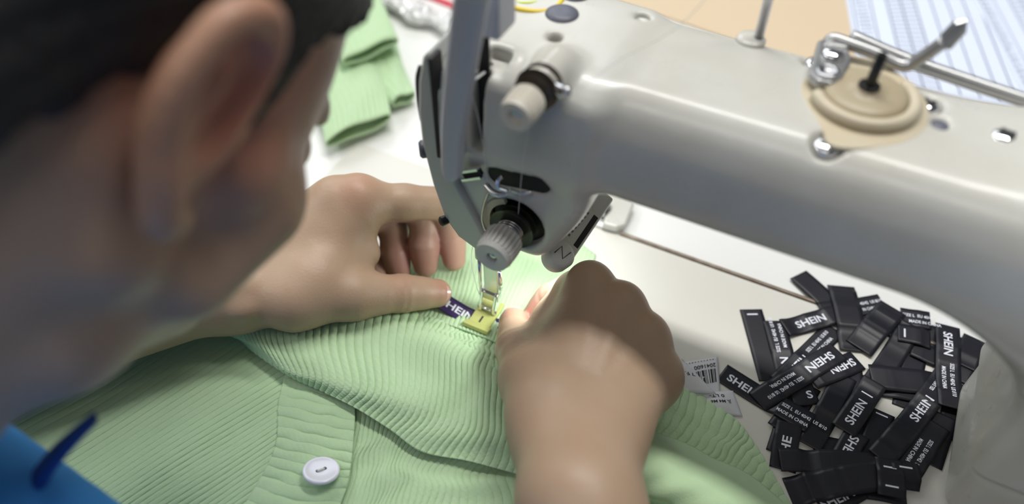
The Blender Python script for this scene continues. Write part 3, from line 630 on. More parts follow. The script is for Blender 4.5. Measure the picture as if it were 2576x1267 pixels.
# ================================================================== GARMENT LABELS
HX0, HY0, HS = -60., 60., 1.0
HM = np.full((460, 420), 0.35)
def hidx(P): return np.clip(((P[..., 0]-HX0)/HS).astype(int), 0, HM.shape[0]-1), np.clip(((P[..., 1]-HY0)/HS).astype(int), 0, HM.shape[1]-1)
pile = 'black garment labels heaped on the machine bed'
def ribbon(name, a, b, txt, label, width=11.3, group=pile, matl='ribbon', drop=True, z0=None, dash=None, start=5.0, arch=0.0, lift=0.0, txtz=None, bend=0.0):
    """a, b: ends of the centre line (mm, on the bed). txt: list of (string, along, across, height, length)"""
    a = np.array(a, float); b = np.array(b, float); a[2] = b[2] = 0; L = np.linalg.norm(b-a); d = (b-a)/L; w_ = np.array([-d[1], d[0], 0])
    n = int(L)+1; us = np.linspace(0, L, n); ws = np.linspace(-width/2, width/2, 7)
    sag = np.sin(us/L*PI)*bend
    P = a+us[:, None, None]*d+(ws[None, :, None]+sag[:, None, None])*w_
    if drop:
        ix, iy = hidx(P); z = HM[ix, iy].max(1)+0.18
        zs = z.copy()
        for _ in range(12):                                  # the ribbon is stiff: it bridges gaps
            zz = np.convolve(np.pad(zs, 1, 'edge'), [0.25, 0.5, 0.25], 'valid'); zs = np.maximum(zz, z)
        for _ in range(3): zs = np.convolve(np.pad(zs, 1, 'edge'), [0.25, 0.5, 0.25], 'valid')
        z = np.maximum(zs, z)
        z = z+arch*np.sin(us/L*PI)+lift*(us/L)**2
        HM[ix, iy] = np.maximum(HM[ix, iy], (z+0.42)[:, None])
    else:
        z = np.interp(us, np.linspace(0, L, len(z0)), z0)
    Z = z[:, None]+0.12*np.cos(ws/width*PI*2)[None, :]*0
    T = P.copy(); T[..., 2] = Z+0.36; B = P.copy(); B[..., 2] = Z
    m = len(ws); V = np.vstack([T.reshape(-1, 3), B.reshape(-1, 3)]); k = n*m; F = []
    for i in range(n-1):
        for j in range(m-1):
            q = i*m+j; F.append((q, q+m, q+m+1, q+1)); F.append((k+q, k+q+1, k+q+m+1, k+q+m))
        q = i*m; F.append((q, k+q, k+q+m, q+m)); q = i*m+m-1; F.append((q, q+m, k+q+m, k+q))
    for j in range(m-1): F.append((j, j+1, k+j+1, k+j)); q = (n-1)*m+j; F.append((q, k+q, k+q+1, q+1))
    e = empty(name, (a+b)/2+np.array([0, 0, z.mean()])); tag(e, label, 'garment label', group)
    mesh_obj('ribbon', V, F, M[matl], e)
    def fn(u, w):
        zz = np.interp(u, us, z)+0.44; sg = np.interp(u, us, sag); p = a+u*d+(w+sg)*w_; return (p[0], p[1], zz)
    if txt or dash:
        mb = MB()
        for s_, x, y, h, ln in txt: put_text(mb, s_, fn, x, y, h, ln)
        if dash:
            for x in dash: mb.add([fn(x, -3.0), fn(x+0.9, -3.0), fn(x+0.9, 3.0), fn(x, 3.0)], [(0, 1, 2, 3)])
        mb.obj('printed_lettering', M['print'], e, smooth=False)
    return e
def cc(x, y, z=3.0): return W(1650+x/2.054, 650+y/2.054, z)
SZ1, SZ2 = 'SIZE L  EU 40/42  US 8/10', 'MADE IN CHINA'
def full(big=4.6, s0=6.0): return [('SHEIN', s0, -2.3, big, 17.5), (SZ1, s0+22, 0.9, 2.1, 25), (SZ2, s0+25, -3.3, 2.1, 17)]
def half(s0=4.0): return [('SHEIN', s0, -2.3, 4.6, 17.5)]
def sizes(s0=4.0): return [(SZ1, s0, 0.9, 2.1, 25), (SZ2, s0+3, -3.3, 2.1, 17)]
LB = [ # a, b, text, dash, label
 ((1470, 570), (1650, 620), [], None, 'plain black label crosswise at the right edge, under the fully readable upright one'),
 ((1350, 480), (1290, 760), [], None, 'plain black label running down from the gap at the right of the heap'),
 ((1570, 650), (1520, 920), [], None, 'plain black label hanging below the fully readable upright one'),
 ((700, 800), (640, 1000), [], None, 'plain black label lowest at the left edge, above the upright one showing SHE'),
 ((1220, 330), (1360, 450), [], None, 'plain black label in the upper right, beneath the thick folded one'),
 ((1400, 340), (1490, 480), [], None, 'short plain black label just left of the upright lettered one, near the arm'),
 ((1130, 860), (1330, 960), [], None, 'plain black label lying flat low right of the centre brand label'),
 ((1040, 1150), (1300, 1200), [], None, 'plain black label at the bottom right, beneath the broad rising one'),
 ((820, 950), (1100, 1010), [], None, 'plain black label lowest at the lower left, under the long crossing one'),
 ((1080, 640), (1400, 700), [], [3], 'plain black label low in the middle of the heap, below the crosswise one'),
 ((1500, 800), (1420, 1050), [], None, 'plain black label lowest beside the machine pillar, reaching down along it'),
 ((740, 70), (930, 250), [], None, 'plain black label poking out from under the machine arm, top of the heap'),
 ((1640, 420), (1560, 620), [], None, 'black label half under the machine pillar, right edge of the heap'),
 ((640, 880), (800, 640), [], None, 'plain black label crossing under the one reading MADE IN CHINA at the lower left'),
 ((1270, 290), (1420, 320), sizes(1), None, 'short black label with size print just under the machine arm'),
 ((1330, 450), (1500, 520), [], None, 'small plain black label in the gap left of the upright lettered one'),
 ((1600, 560), (1660, 400), [], None, 'plain black label corner at the far right, against the pillar'),
 ((1010, 560), (1040, 760), [], [2], 'plain black label standing along the middle gap with a white dash at its top'),
 ((880, 700), (1180, 950), [], None, 'plain black label under the brand label in the centre of the heap'),
 ((1180, 780), (1080, 1100), [], [2], 'plain dark label running down to the lower strips, white dash at its upper end'),
 ((1330, 860), (1180, 1120), [], None, 'plain black label left of the one with worn size print, lower right'),
 ((1460, 850), (1280, 1130), sizes(12), None, 'black label with worn size print running down to the lower right corner'),
 ((700, 700), (830, 690), [('S', 8, -2.3, 4.6, 3.2)], None, 'short black label showing a single letter S below the upside-down one'),
 ((980, 600), (790, 960), [], None, 'long plain black label slanting down from the centre to the lower left'),
 ((1320, 340), (1130, 640), [], None, 'long plain black label slanting below the folded one under the arm'),
 ((1110, 610), (1470, 640), [], None, 'wide plain black label lying crosswise in the middle of the heap'),
 ((1250, 380), (1420, 420), [], [3], 'small plain black label with a white dash near its end, upper right'),
 ((850, 1265), (1060, 1170), half(1), None, 'black label with cut-off lettering at the bottom edge of the photo'),
 ((495, 250), (600, 620), [], [3.2], 'plain black label reaching highest left of the heap, white dash at its top end'),
 ((700, 640), (612, 310), [('SHEIN', 1, -2.3, 4.6, 16), (SZ1, 20, 0.9, 2.1, 24), (SZ2, 23, -3.3, 2.1, 17)], None, 'black label with size print up its left side, next to the plain one'),
 ((860, 265), (1180, 215), [('C,', 4, -2.3, 4.6, 5), (SZ1, 14, 0.9, 2.1, 24), (SZ2, 18, -3.3, 2.1, 15)], None, 'black label with size print near the top, crossed by a plain upright one'),
 ((640, 640), (930, 350), [('SHEIN', 8, -2.3, 4.6, 17), (SZ1, 29, 0.9, 2.1, 20), (SZ2, 31, -3.3, 2.1, 16)], None, 'black label reading upward to the right with IN showing, left side of the heap'),
 ((665, 355), (965, 275), [('SHEIN', 8, -1.8, 4.6, 18)], None, 'black brand label reading level at the upper left of the heap'),
 ((1050, 515), (800, 625), [('SHEIN', 3, -2.3, 4.6, 17)], None, 'black label with only SHE showing, right end of the crossing upside-down one'),
 ((345, 575), (800, 850), [('SHEIN', 4, -2.3, 4.6, 19), (SZ1, 34, 0.9, 2.1, 24), (SZ2, 33, -3.3, 2.1, 17)], None, 'long black label farthest left beside the white barcode tag'),
 ((945, 480), (525, 730), [('SHEIN', 5, -2.3, 4.6, 19), (SZ1, 29, 0.9, 2.1, 24), (SZ2, 31, -3.3, 2.1, 17)], None, 'black label printed upside down lying across the leftmost long one'),
 ((660, 1080), (690, 850), [('SHE', 5, -2.3, 4.6, 13)], None, 'black label standing upright at the lower left, showing SHE'),
 ((1045, 900), (950, 1080), [('SHEIN', 3, -2.3, 4.6, 17)], None, 'black label with SH reading downward under the centre brand label'),
 ((640, 1035), (1250, 1080), [], None, 'long plain black label crossing the bottom of the heap level'),
 ((960, 130), (1030, 470), [], None, 'wide plain black label standing upright under the arm, upper middle'),
 ((1230, 250), (1050, 460), [], None, 'thick folded plain black label slanting from the arm to the middle'),
 ((965, 890), (1130, 640), [('SHEIN', 5, -2.3, 4.8, 17)], [27], 'black brand label reading up to the right in the centre of the heap'),
 ((1290, 880), (1510, 590), [('SHEIN', 7, -2.3, 4.8, 18), (SZ1, 30, 0.9, 2.1, 12)], None, 'black brand label reading up to the right beside the upright lettered one'),
 ((1300, 870), (1150, 1040), [], None, 'plain black label running down from the right-hand slanting brand label'),
 ((1510, 340), (1520, 780), [('SHEIN', 6, -2.3, 4.8, 17), (SZ1, 28, 0.9, 2.2, 22), (SZ2, 31, -3.3, 2.2, 15)], None, 'black label standing upright next to the pillar with all its lettering readable'),
 ((1270, 1060), (1290, 1190), [], [3], 'short plain black label upright at the lower right with a white dash'),
 ((690, 1200), (1190, 1120), [], [50], 'broad plain black label lowest in the heap, rising to the right'),
 ((1190, 1050), (1210, 1240), [], [4, 14], 'plain black label at the bottom right with two white dashes'),
]
for i, (a, b_, tx, ds, lab) in enumerate(LB):
    ribbon('garment_label', cc(*a), cc(*b_), tx, lab, dash=ds, width=RNG.uniform(12.0, 13.2) if 'wide' not in lab and 'broad' not in lab and 'thick' not in lab else 15.5, arch=RNG.uniform(0, 0.8), bend=RNG.uniform(-0.8, 0.8))

# the label being sewn on
pa, pb = W(1098, 748, 12), W(1262, 822, 9)
ribbon('garment_label', pa, pb+(pb-pa)*0.25, [('SHEIN', 3, -1.9, 4.6, 20), (SZ1, 36, 0.9, 2.1, 14), (SZ2, 36, -3.3, 2.1, 12)],
       'dark purple label under the presser foot, held flat by both thumbs', width=11, group=None, matl='ribbon_purple', drop=False, z0=[12.5, 9.2, 6.6, 6.0, 6.4, 8, 10.5])

# white care tag with a barcode: a strip curled over itself
tg_ = empty('barcode_tag', W(1770, 970, 1)); tag(tg_, 'translucent white care tag with a barcode, curled beside the green knit', 'tag')
def patch_fn(c00, c10, c11, c01, bulge=0.0):
    c = [np.array(q, float) for q in (c00, c10, c11, c01)]
    def f(u, v): return (1-u)*(1-v)*c[0]+u*(1-v)*c[1]+u*v*c[2]+(1-u)*v*c[3]+np.array([0, 0, bulge*math.sin(PI*u)*math.sin(PI*v)])
    return f
def patch(mb, f, m=0, n=12, th=0.25):
    V = [f(i/n, j/n) for i in range(n+1) for j in range(n+1)]; V2 = [v-np.array([0, 0, th]) for v in V]; k = len(V)
    F = [(i*(n+1)+j, (i+1)*(n+1)+j, (i+1)*(n+1)+j+1, i*(n+1)+j+1) for i in range(n) for j in range(n)]
    F2 = [tuple(k+q for q in f_[::-1]) for f_ in F]
    E_ = []
    for i in range(n):
        for a_, b_ in (((i+1)*(n+1), i*(n+1)), (i*(n+1)+n, (i+1)*(n+1)+n), (i, i+1), (n*(n+1)+i+1, n*(n+1)+i)): E_.append((a_, b_, b_+k, a_+k))
    mb.add(V+V2, F+F2+E_, m)
def on(f, dz=0.15):
    return lambda u, v: f(u, v)+np.array([0, 0, dz])
f1 = patch_fn(W(1712, 912, 3), W(1806, 896, 1.5), W(1812, 990, 1.5), W(1745, 1010, 2.5), 1.0)       # back leaf: barcode
f2 = patch_fn(W(1698, 896, 5), W(1716, 903, 7), W(1802, 990, 4), W(1700, 985, 3), 1.5)              # front curl
f3 = patch_fn(W(1765, 985, 1.6), W(1844, 982, 2), W(1868, 1046, 1.0), W(1775, 1040, 1.0), 2.0)      # lower leaf
for f, nm in ((f1, 'barcode_leaf'), (f3, 'lower_leaf'), (f2, 'curled_leaf')):
    mb = MB(); patch(mb, f); leaf = mb.obj(nm, M['tag'], tg_)
    pr = MB(); g = on(f)
    if nm == 'barcode_leaf':
        x = 0.32
        for w_, s_ in [(.02, .02), (.05, .02), (.02, .03), (.07, .02), (.02, .02), (.02, .05), (.03, .03), (.06, .02), (.02, .02), (.04, .03), (.02, .02), (.05, .02)]:
            if x > 0.9: break
            pr.add([g(x, .32), g(x+w_, .32), g(x+w_, .68), g(x, .68)], [(0, 1, 2, 3)]); x += w_+s_
        put_text(pr, '2041600', lambda u, v: g(1-u, v), 0.08, 0.17, 0.11, 0.62)
        for i in range(10): pr.add([g(.12+.08*i, .05), g(.16+.08*i, .05), g(.16+.08*i, .068), g(.12+.08*i, .068)], [(0, 1, 2, 3)])
    elif nm == 'lower_leaf':
        put_text(pr, 'JL M4 M6', lambda u, v: g(1-u, v), 0.2, 0.45, 0.16, 0.6); put_text(pr, '0 LT-', lambda u, v: g(1-u, v), 0.35, 0.18, 0.15, 0.45)
    else:
        put_text(pr, '7 F.', lambda u, v: g(1-u, v), 0.2, 0.45, 0.1, 0.4)
        pr.lathe([(1.6, 0), (1.6, 0.1)], g(.18, .10), (0, 0, 1), 20)
    pr.obj('printing', M['ink'], leaf, smooth=False)

# ================================================================== BEHIND THE MACHINE
def flat_poly(name, pts, z, th, m, parent=None, lab=None, cat=None, group=None):
    P = [W(a, b_, z)-np.array([0, 0, th]) for a, b_ in pts]; mb = MB(); mb.prism(P, (0, 0, th)); o = mb.obj(name, m, parent, smooth=False); tag(o, lab, cat, group); return o
bx = [m2w(10, 150, 0), m2w(900, 150, 0), m2w(900, 700, 0), m2w(10, 700, 0)]
a_ = W(1480, -60, 1.0); b_ = W(2700, 420, 1.0)
mb = MB(); mb.prism([W(1420, -40, 0)+np.array([0, 0, -0.9]), W(2800, 420, 0)+np.array([0, 0, -0.9]), W(3300, 100, 0)+np.array([0, 0, -0.9]), W(2900, -420, 0)+np.array([0, 0, -0.9]), W(1380, -420, 0)+np.array([0, 0, -0.9])], (0, 0, 1.9))
o = mb.obj('wooden_board', M['wood'], smooth=False); tag(o, 'pale beige wooden board lying behind the machine arm', 'board')
def form(lab, pts, z, seed, n_cols):
    e = empty('printed_form', W(*pts[0], z)); tag(e, lab, 'paper form', 'paper forms behind the machine')
    c = [W(a, b_, z) for a, b_ in pts]; f = patch_fn(*c, 0.6); mb = MB(); patch(mb, f, n=14, th=0.25); sh_ = mb.obj('paper_sheet', M['paper'], e)
    g = on(f, 0.12); pr = MB(); rg = random.Random(seed)
    def hl(v, u0, u1, t=0.0050):
        n = 8
        for i in range(n):
            a, b2 = u0+(u1-u0)*i/n, u0+(u1-u0)*(i+1)/n; pr.add([g(a, v), g(b2, v), g(b2, v+t), g(a, v+t)], [(0, 1, 2, 3)])
    def vl(u, v0, v1, t=0.0050):
        n = 8
        for i in range(n):
            a, b2 = v0+(v1-v0)*i/n, v0+(v1-v0)*(i+1)/n; pr.add([g(u, a), g(u+t, a), g(u+t, b2), g(u, b2)], [(0, 1, 2, 3)])
    for u in n_cols: vl(u, 0.03, 0.97)
    for i in range(26): hl(0.04+i*0.036, n_cols[-6], n_cols[-1])
    for i in range(26): hl(0.04+i*0.036, n_cols[2], n_cols[4])
    for i in range(24): put_text(pr, rg.choice(['XS-M', 'AB12', '86 L', 'WT-3', '0041', 'M+XL']), lambda u, v: g(u, 1-v) if False else g(u, v), 0.035, 0.045+i*0.038, 0.018, 0.05)
    for i in range(22):
        if rg.random() < 0.6: put_text(pr, rg.choice(['17', '03', '2-1', '45']), g, n_cols[-4]+0.01, 0.048+i*0.036, 0.016, 0.022)
    pr.obj('ruled_lines', M['paper_line'], sh_, smooth=False)
form('white ruled paper form lying on the beige board behind the winder lever, lower sheet', [(2122, -40), (2640, -120), (2900, 330), (2165, 210)], 2.0, 3, [.02, .10, .17, .23, .29, .36, .43, .50, .56, .62, .68, .74, .80, .86, .92])
form('white ruled grid form on top of the other sheet, at the right frame edge', [(2420, -60), (2760, -120), (3000, 330), (2590, 260)], 3.2, 5, [.03, .12, .22, .30, .38, .46, .54, .62, .70, .78, .86, .94])

# crumpled clear bag and red strip behind the left of the machine
def crumple():
    pts = [(900, -60), (1000, 10), (1060, 35), (1120, 55), (1200, 90)]
    P = spline([W(a, b_, 8) for a, b_ in pts], per=14); r = 9+2.5*np.sin(np.linspace(0, 17, len(P)))
    mb = MB(); mb.tube(P, r, 18, flat=0.7); V = np.array(mb.v); V += RNG.normal(0, 0.9, V.shape); V[:, 2] = np.maximum(V[:, 2], 0.3)
    return mesh_obj('plastic_bag', V, mb.f, M['plastic_bag'], smooth=False)
o = crumple(); tag(o, 'crumpled clear plastic bag lying behind the left end of the machine', 'bag')
mb = MB(); P = spline([W(930, -70, 9)+np.array([0, 0, 6]), W(1010, -8, 9)+np.array([0, 0, 8]), W(1060, 6, 9)+np.array([0, 0, 8]), W(1160, 30, 9)+np.array([0, 0, 3])]); mb.tube(P, 4.0, 14, flat=0.5)
o = mb.obj('red_strap', M['red']); tag(o, 'red plastic strap on the crumpled bag', 'strap')
# elastic bands hung over the top of the head
def band(name, lab, m, c, rx, ry, rot, r, zz):
    mb = MB(); t = np.linspace(0, 2*PI, 60)
    P = [np.array([c[0]+rx*math.cos(q)*math.cos(rot)-ry*math.sin(q)*math.sin(rot), c[1]+rx*math.cos(q)*math.sin(rot)+ry*math.sin(q)*math.cos(rot), zz+0.6*math.sin(3*q)]) for q in t]
    mb.tube([m2w(*p) for p in P], r, 10, flat=1.0, cap=False); o = mb.obj(name, m); tag(o, lab, 'rubber band'); return o
band('elastic_band', 'orange-yellow elastic band resting on top of the machine head', M['yellow_band'], (1.5, 49, 0), 14.5, 13.5, 0.1, 1.3, 174.6)
band('elastic_band', 'thin lime elastic band lying inside the orange-yellow one', M['lime_band'], (-3, 53, 0), 10.0, 12.5, 0.5, 0.8, 174.2)

# thread path
def strand(lab, pts, r=0.16):
    mb = MB(); mb.tube(spline(pts, per=10), r, 6); o = mb.obj('sewing_thread', M['thread']); tag(o, lab, 'thread', None)
strand('white thread running from the spool pin down to the upper tension knob', [m2w(99, 62, 250), m2w(80, 30, 200), m2w(60, 5, 186), m2w(49, -17, 180.5), m2w(41, -12, 176), m2w(36, -12, 168)])
strand('white thread hanging straight from the upper knob to the lower tension discs', [m2w(34, -16, 168), m2w(30.5, -16, 140), m2w(27.5, -14, 106)])
strand('white thread from the take-up slot down to the hook beside the lower knob', [m2w(6, -17, 176), m2w(10, -15, 150), m2w(13, -15, 117)])
strand('fine thread beside the needle running into the foot', [m2w(1, -6, 80), m2w(-5, -3, 48), m2w(-4, -1, 24), m2w(-2, 0, 14)])

# ================================================================== PERSON
class Field:
    def __init__(s, lo, hi, st):
        s.lo = np.array(lo, float); s.st = st; s.n = np.ceil((np.array(hi, float)-s.lo)/st).astype(int)+1; s.f = np.full(s.n, 60.0, np.float32)
    def sl(s, lo, hi, pad):
        a = np.clip(np.floor((np.array(lo)-pad-s.lo)/s.st).astype(int), 0, s.n-1); b = np.clip(np.ceil((np.array(hi)+pad-s.lo)/s.st).astype(int)+1, 1, s.n)
        b = np.maximum(b, a+1); S = tuple(slice(int(a[i]), int(b[i])) for i in range(3))
        X = [(s.lo[i]+s.st*np.arange(a[i], b[i])).astype(np.float32) for i in range(3)]
        return S, np.stack(np.meshgrid(*X, indexing='ij'), -1)
    def cap(s, a, b, ra, rb, k=6):
        a = np.array(a, float); b = np.array(b, float); R = max(ra, rb)+k+4
        S, P = s.sl(np.minimum(a, b), np.maximum(a, b), R); s.f[S] = smin(s.f[S], cap_sdf(P, a, b, ra, rb), k)
    def ell(s, c, R, r, k=6, sub_=False):
        c = np.array(c, float); S, P = s.sl(c, c, max(r)+k+4); d = ell_sdf(P, c, R, r)
        s.f[S] = smax(s.f[S], -d, k) if sub_ else smin(s.f[S], d, k)
    def cut(s, a, b, ra, rb, k=3):
        a = np.array(a, float); b = np.array(b, float); S, P = s.sl(np.minimum(a, b), np.maximum(a, b), max(ra, rb)+k+3)
        s.f[S] = smax(s.f[S], -cap_sdf(P, a, b, ra, rb), k)
    def chain(s, J, r, k=4, kj=5.0, crease=0.45):
        """one finger: joints J with radii r, creased at the joints, joined to what is there with blend kj"""
        J = np.array(J, float); R = max(r)+kj+4; S, P = s.sl(J.min(0), J.max(0), R); f = None
        for i in range(len(J)-1):
            mid = (J[i]+J[i+1])/2; rm = (r[i]+r[i+1])/2*0.94
            for a, b, ra, rb in ((J[i], mid, r[i], rm), (mid, J[i+1], rm, r[i+1])):
                d = cap_sdf(P, a, b, ra, rb); f = d if f is None else smin(f, d, k)
        for i in range(1, len(J)-1):
            ax = J[i+1]-J[i-1]; ax /= np.linalg.norm(ax); q = (P-J[i])@ax; near = np.exp(-(np.linalg.norm(P-J[i], axis=-1)/(r[i]*1.25))**4)
            f = f+crease*np.exp(-(q/0.9)**2)*near-0.25*np.exp(-((q-2.6)/1.4)**2)*near
        return S, f
    def mesh(s): return nets(s.f, s.lo, s.st)
def finger_merge(field, fingers, kj):
    """fingers stay apart from each other, and blend only near their roots"""
    tips = np.full_like(field.f, 60.0)
    for J, r in fingers:
        S, f = field.chain(J, r); tips[S] = smin(tips[S], f.astype(np.float32), 0.9)
    field.f = smin(field.f, tips, kj)

# ---- left hand: pinching the label between thumb and index
Lh = {k: W(*v) for k, v in dict(
    wr=(598, 742, 33), wu=(600, 650, 30), cmc=(742, 752, 35), tm=(892, 744, 31), ti=(1012, 737, 23), tt=(1100, 737, 17.5),
    im=(905, 503, 58), ip=(1128, 512, 45), id=(1134, 585, 27), it=(1142, 652, 13),
    mm=(845, 512, 56), mp=(1072, 520, 38), md=(1066, 612, 25), mt=(1070, 668, 13.5),
    rm=(785, 556, 47), rp=(990, 548, 29), rd=(992, 632, 20), rt=(1004, 678, 12),
    lm=(735, 600, 37), lp=(900, 585, 19), ld=(925, 640, 13), lt=(950, 690, 10.5)).items()}
ELB_L = np.array([-400., 170., 44.]); SH_L = np.array([-372., -10., 112.])
allp = np.array(list(Lh.values())+[ELB_L])
fl = Field(allp.min(0)-[55, 60, 34], allp.max(0)+[20, 50, 34], 1.05)
fl.cap(Lh['wr'], Lh['cmc'], 13.5, 15, 12); fl.cap(Lh['wu'], Lh['rm'], 15, 12, 12); fl.cap(Lh['wu'], Lh['mm'], 15, 11.5, 12); fl.cap(Lh['wr'], Lh['im'], 14, 10.8, 14)
fl.cap(Lh['wu'], Lh['lm'], 14, 11, 12); fl.cap(Lh['im'], Lh['mm'], 10.8, 11, 9); fl.cap(Lh['mm'], Lh['rm'], 10.5, 10.5, 9); fl.cap(Lh['rm'], Lh['lm'], 10, 10, 9)
fl.cap(Lh['cmc'], Lh['tm'], 15, 12, 10); fl.cap(W(780, 690, 40), W(900, 560, 50), 13, 9.5, 13); fl.cap(W(820, 700, 36), W(925, 640, 36), 14, 6.5, 13); fl.cap(Lh['wr'], Lh['wu'], 14.5, 16, 12)
wm = (Lh['wr']+Lh['wu'])/2; fa = wm+(ELB_L-wm)*0.45
fl.cap(Lh['wr'], fa+[0, -8, 0], 15, 26, 14); fl.cap(Lh['wu'], fa+[0, 8, 0], 16, 27, 14); fl.cap(fa, ELB_L, 33, 40, 14)
finger_merge(fl, [([Lh['tm'], Lh['ti'], Lh['tt']], [11.8, 9.9, 7.9]), ([Lh['im'], Lh['ip'], Lh['id'], Lh['it']], [10.8, 9.4, 8.0, 6.8]),
                  ([Lh['mm'], Lh['mp'], Lh['md'], Lh['mt']], [11, 9.3, 8.1, 6.9]), ([Lh['rm'], Lh['rp'], Lh['rd'], Lh['rt']], [10, 8.6, 7.6, 6.4]),
                  ([Lh['lm'], Lh['lp'], Lh['ld'], Lh['lt']], [9.5, 7.6, 6.8, 5.8])], 7)
# knuckles and tendons
for q, r_ in (('im', 9.5), ('mm', 9)): fl.ell(Lh[q]+[0, 0, 3.4], np.eye(3), (r_, r_, r_), 6)
fl.ell(W(612, 778, 41), np.eye(3), (6, 5, 4), 6)
VL, FL_ = fl.mesh()

# ---- right hand: fist-like, palm down, guiding the label from the other side
Rh = {k: W(*v) for k, v in dict(
    wr=(1404, 1090, 47), wu=(1512, 1088, 44), cmc=(1372, 1020, 50), tm=(1330, 955, 43), ti=(1299, 880, 30), tt=(1293, 812, 17),
    im=(1482, 724, 58), ip=(1432, 738, 36), id=(1386, 752, 24), it=(1346, 794, 14),
    mm=(1562, 778, 58), mp=(1490, 745, 29), md=(1440, 800, 17), mt=(1400, 850, 13),
    rm=(1624, 856, 51), rp=(1560, 840, 24), rd=(1500, 880, 15), rt=(1450, 920, 13),
    lm=(1656, 946, 42), lp=(1600, 930, 20), ld=(1550, 960, 14), lt=(1500, 990, 13),
    fo=(1459, 1267, 56)).items()}
ELB_R = np.array([92., -85., 12.]); SH_R = np.array([-70., 5., 92.])
allp = np.array(list(Rh.values())+[ELB_R])
fr = Field(allp.min(0)-[50, 50, 44], allp.max(0)+[50, 30, 34], 1.05)
fr.cap(Rh['wr'], Rh['im'], 17, 11.2, 13); fr.cap((Rh['wr']+Rh['wu'])/2, Rh['mm'], 17, 11, 13); fr.cap(Rh['wu'], Rh['rm'], 16, 10.8, 13); fr.cap(Rh['wu'], Rh['lm'], 15.5, 10.6, 13)
fr.cap(Rh['im']+[0, -3, -3], Rh['mm']+[0, -3, -3], 9, 9, 7); fr.cap(Rh['mm']+[-1, -3, -3], Rh['rm']+[-1, -3, -3], 8.6, 8.6, 7); fr.cap(Rh['rm']+[-1, -2, -3], Rh['lm']+[-1, -2, -3], 8.6, 8.6, 7)
fr.cap(Rh['wr'], Rh['cmc'], 17, 15, 12); fr.cap(Rh['cmc'], Rh['tm'], 15, 12.3, 10); fr.cap(W(1350, 960, 42), W(1430, 800, 44), 12.5, 9.5, 13); fr.cap(W(1400, 960, 44), W(1520, 830, 46), 15, 12, 13)
fr.cap(W(1500, 1010, 36), W(1620, 970, 32), 15, 12, 13); fr.cap(W(1330, 900, 34), W(1400, 800, 34), 11, 10, 10); fr.cap(W(1440, 735, 44), W(1390, 800, 36), 8.5, 8, 9)
fr.cap(Rh['wr'], Rh['fo']+[-1.5, 0, 0], 17.5, 21, 14); fr.cap(Rh['wu'], Rh['fo']+[1.5, 0, 0], 17.5, 21, 14); fr.cap(Rh['fo'], ELB_R, 21.5, 38, 14)
finger_merge(fr, [([Rh['tm'], Rh['ti'], Rh['tt']], [12.3, 10.1, 8.3]), ([Rh['im'], Rh['ip'], Rh['id'], Rh['it']], [11, 9.4, 8.0, 6.9]),
                  ([Rh['mm'], Rh['mp'], Rh['md'], Rh['mt']], [11, 9.4, 8.1, 7]), ([Rh['rm'], Rh['rp'], Rh['rd'], Rh['rt']], [10.4, 8.8, 7.8, 6.6]),
                  ([Rh['lm'], Rh['lp'], Rh['ld'], Rh['lt']], [9.8, 7.8, 7, 6])], 6)
for q, r_ in (('im', 9.3), ('mm', 9.3), ('rm', 8.8), ('lm', 8.6)): fr.ell(Rh[q]+[0.5, 2, 3.4], np.eye(3), (r_, r_, r_), 4)
for q in ('im', 'mm', 'rm', 'lm'):                                   # extensor tendons
    a_ = Rh[q]+[0, -2, 9.2]; c_ = (Rh['wr']+Rh['wu'])/2+[0, 0, 15]; fr.cap(a_, a_+(c_-a_)*0.65, 2.6, 1.6, 5)
VR, FR_ = fr.mesh()

class HField(Field):
    def cap(s, a, b, ra, rb, k=6): Field.cap(s, a, b, ra*0.9, rb*0.9, k*0.9)
    def cut(s, a, b, ra, rb, k=3): Field.cut(s, a, b, ra*0.9, rb*0.9, k*0.9)
    def ell(s, c, R, r, k=6, sub_=False): Field.ell(s, c, R, tuple(q*0.9 for q in r), k*0.9, sub_)
# ---- head and neck, in the head's own frame (forward, left, up)
hu = 0.42*CR+0.90*CU-0.03*(-CF); hu /= np.linalg.norm(hu)
hf = 0.37*CR-0.12*CU+0.92*CF; hf -= (hf@hu)*hu; hf /= np.linalg.norm(hf)
hl = np.cross(hu, hf)                                                # person's left
EAR = WD(560, 330, 209); HC = EAR+68.4*hl
HR = np.array([hf, hl, hu])
HSC = 0.9
def h2w(x, y, z): return HC+HSC*(x*hf+y*hl+z*hu)
NB = np.array([-245., 100., 125.])                                     # base of the neck
st = 2.0
pts_ = np.array([HC+105*sx*hf+80*sy*hl+130*sz*hu for sx in (-1, 1) for sy in (-1, 1) for sz in (-1, 1)]+[NB+[-60, -60, -60], NB+[60, 60, 40]])
fh = HField(pts_.min(0)-12, pts_.max(0)+12, st)
fh.ell(h2w(-8, 0, 38), HR, (97, 75, 84), 8); fh.ell(h2w(22, 0, 0), HR, (70, 66, 78), 14)
fh.ell(h2w(38, 0, -48), HR, (52, 46, 50), 16)
fh.cap(h2w(4, -56, -46), h2w(76, -16, -70), 13, 12, 14); fh.cap(h2w(4, 56, -46), h2w(76, 16, -70), 13, 12, 14); fh.cap(h2w(75, -11, -70), h2w(75, 11, -70), 12, 12, 10)
fh.cap(h2w(62, -44, -12), h2w(30, -60, -8), 15, 15, 12); fh.cap(h2w(62, 44, -12), h2w(30, 60, -8), 15, 15, 12)      # cheekbones
fh.cap(h2w(84, -30, 24), h2w(88, 30, 24), 9, 9, 12); fh.cap(h2w(90, 0, 16), h2w(106, 0, -24), 6, 10, 9); fh.cap(h2w(100, -11, -28), h2w(100, 11, -28), 7, 7, 6)
for s_ in (-1, 1): fh.ell(h2w(86, 31*s_, 8), HR, (15, 15, 12), 5, True); fh.ell(h2w(78, 31*s_, 6), HR, (12, 12, 12), 2)
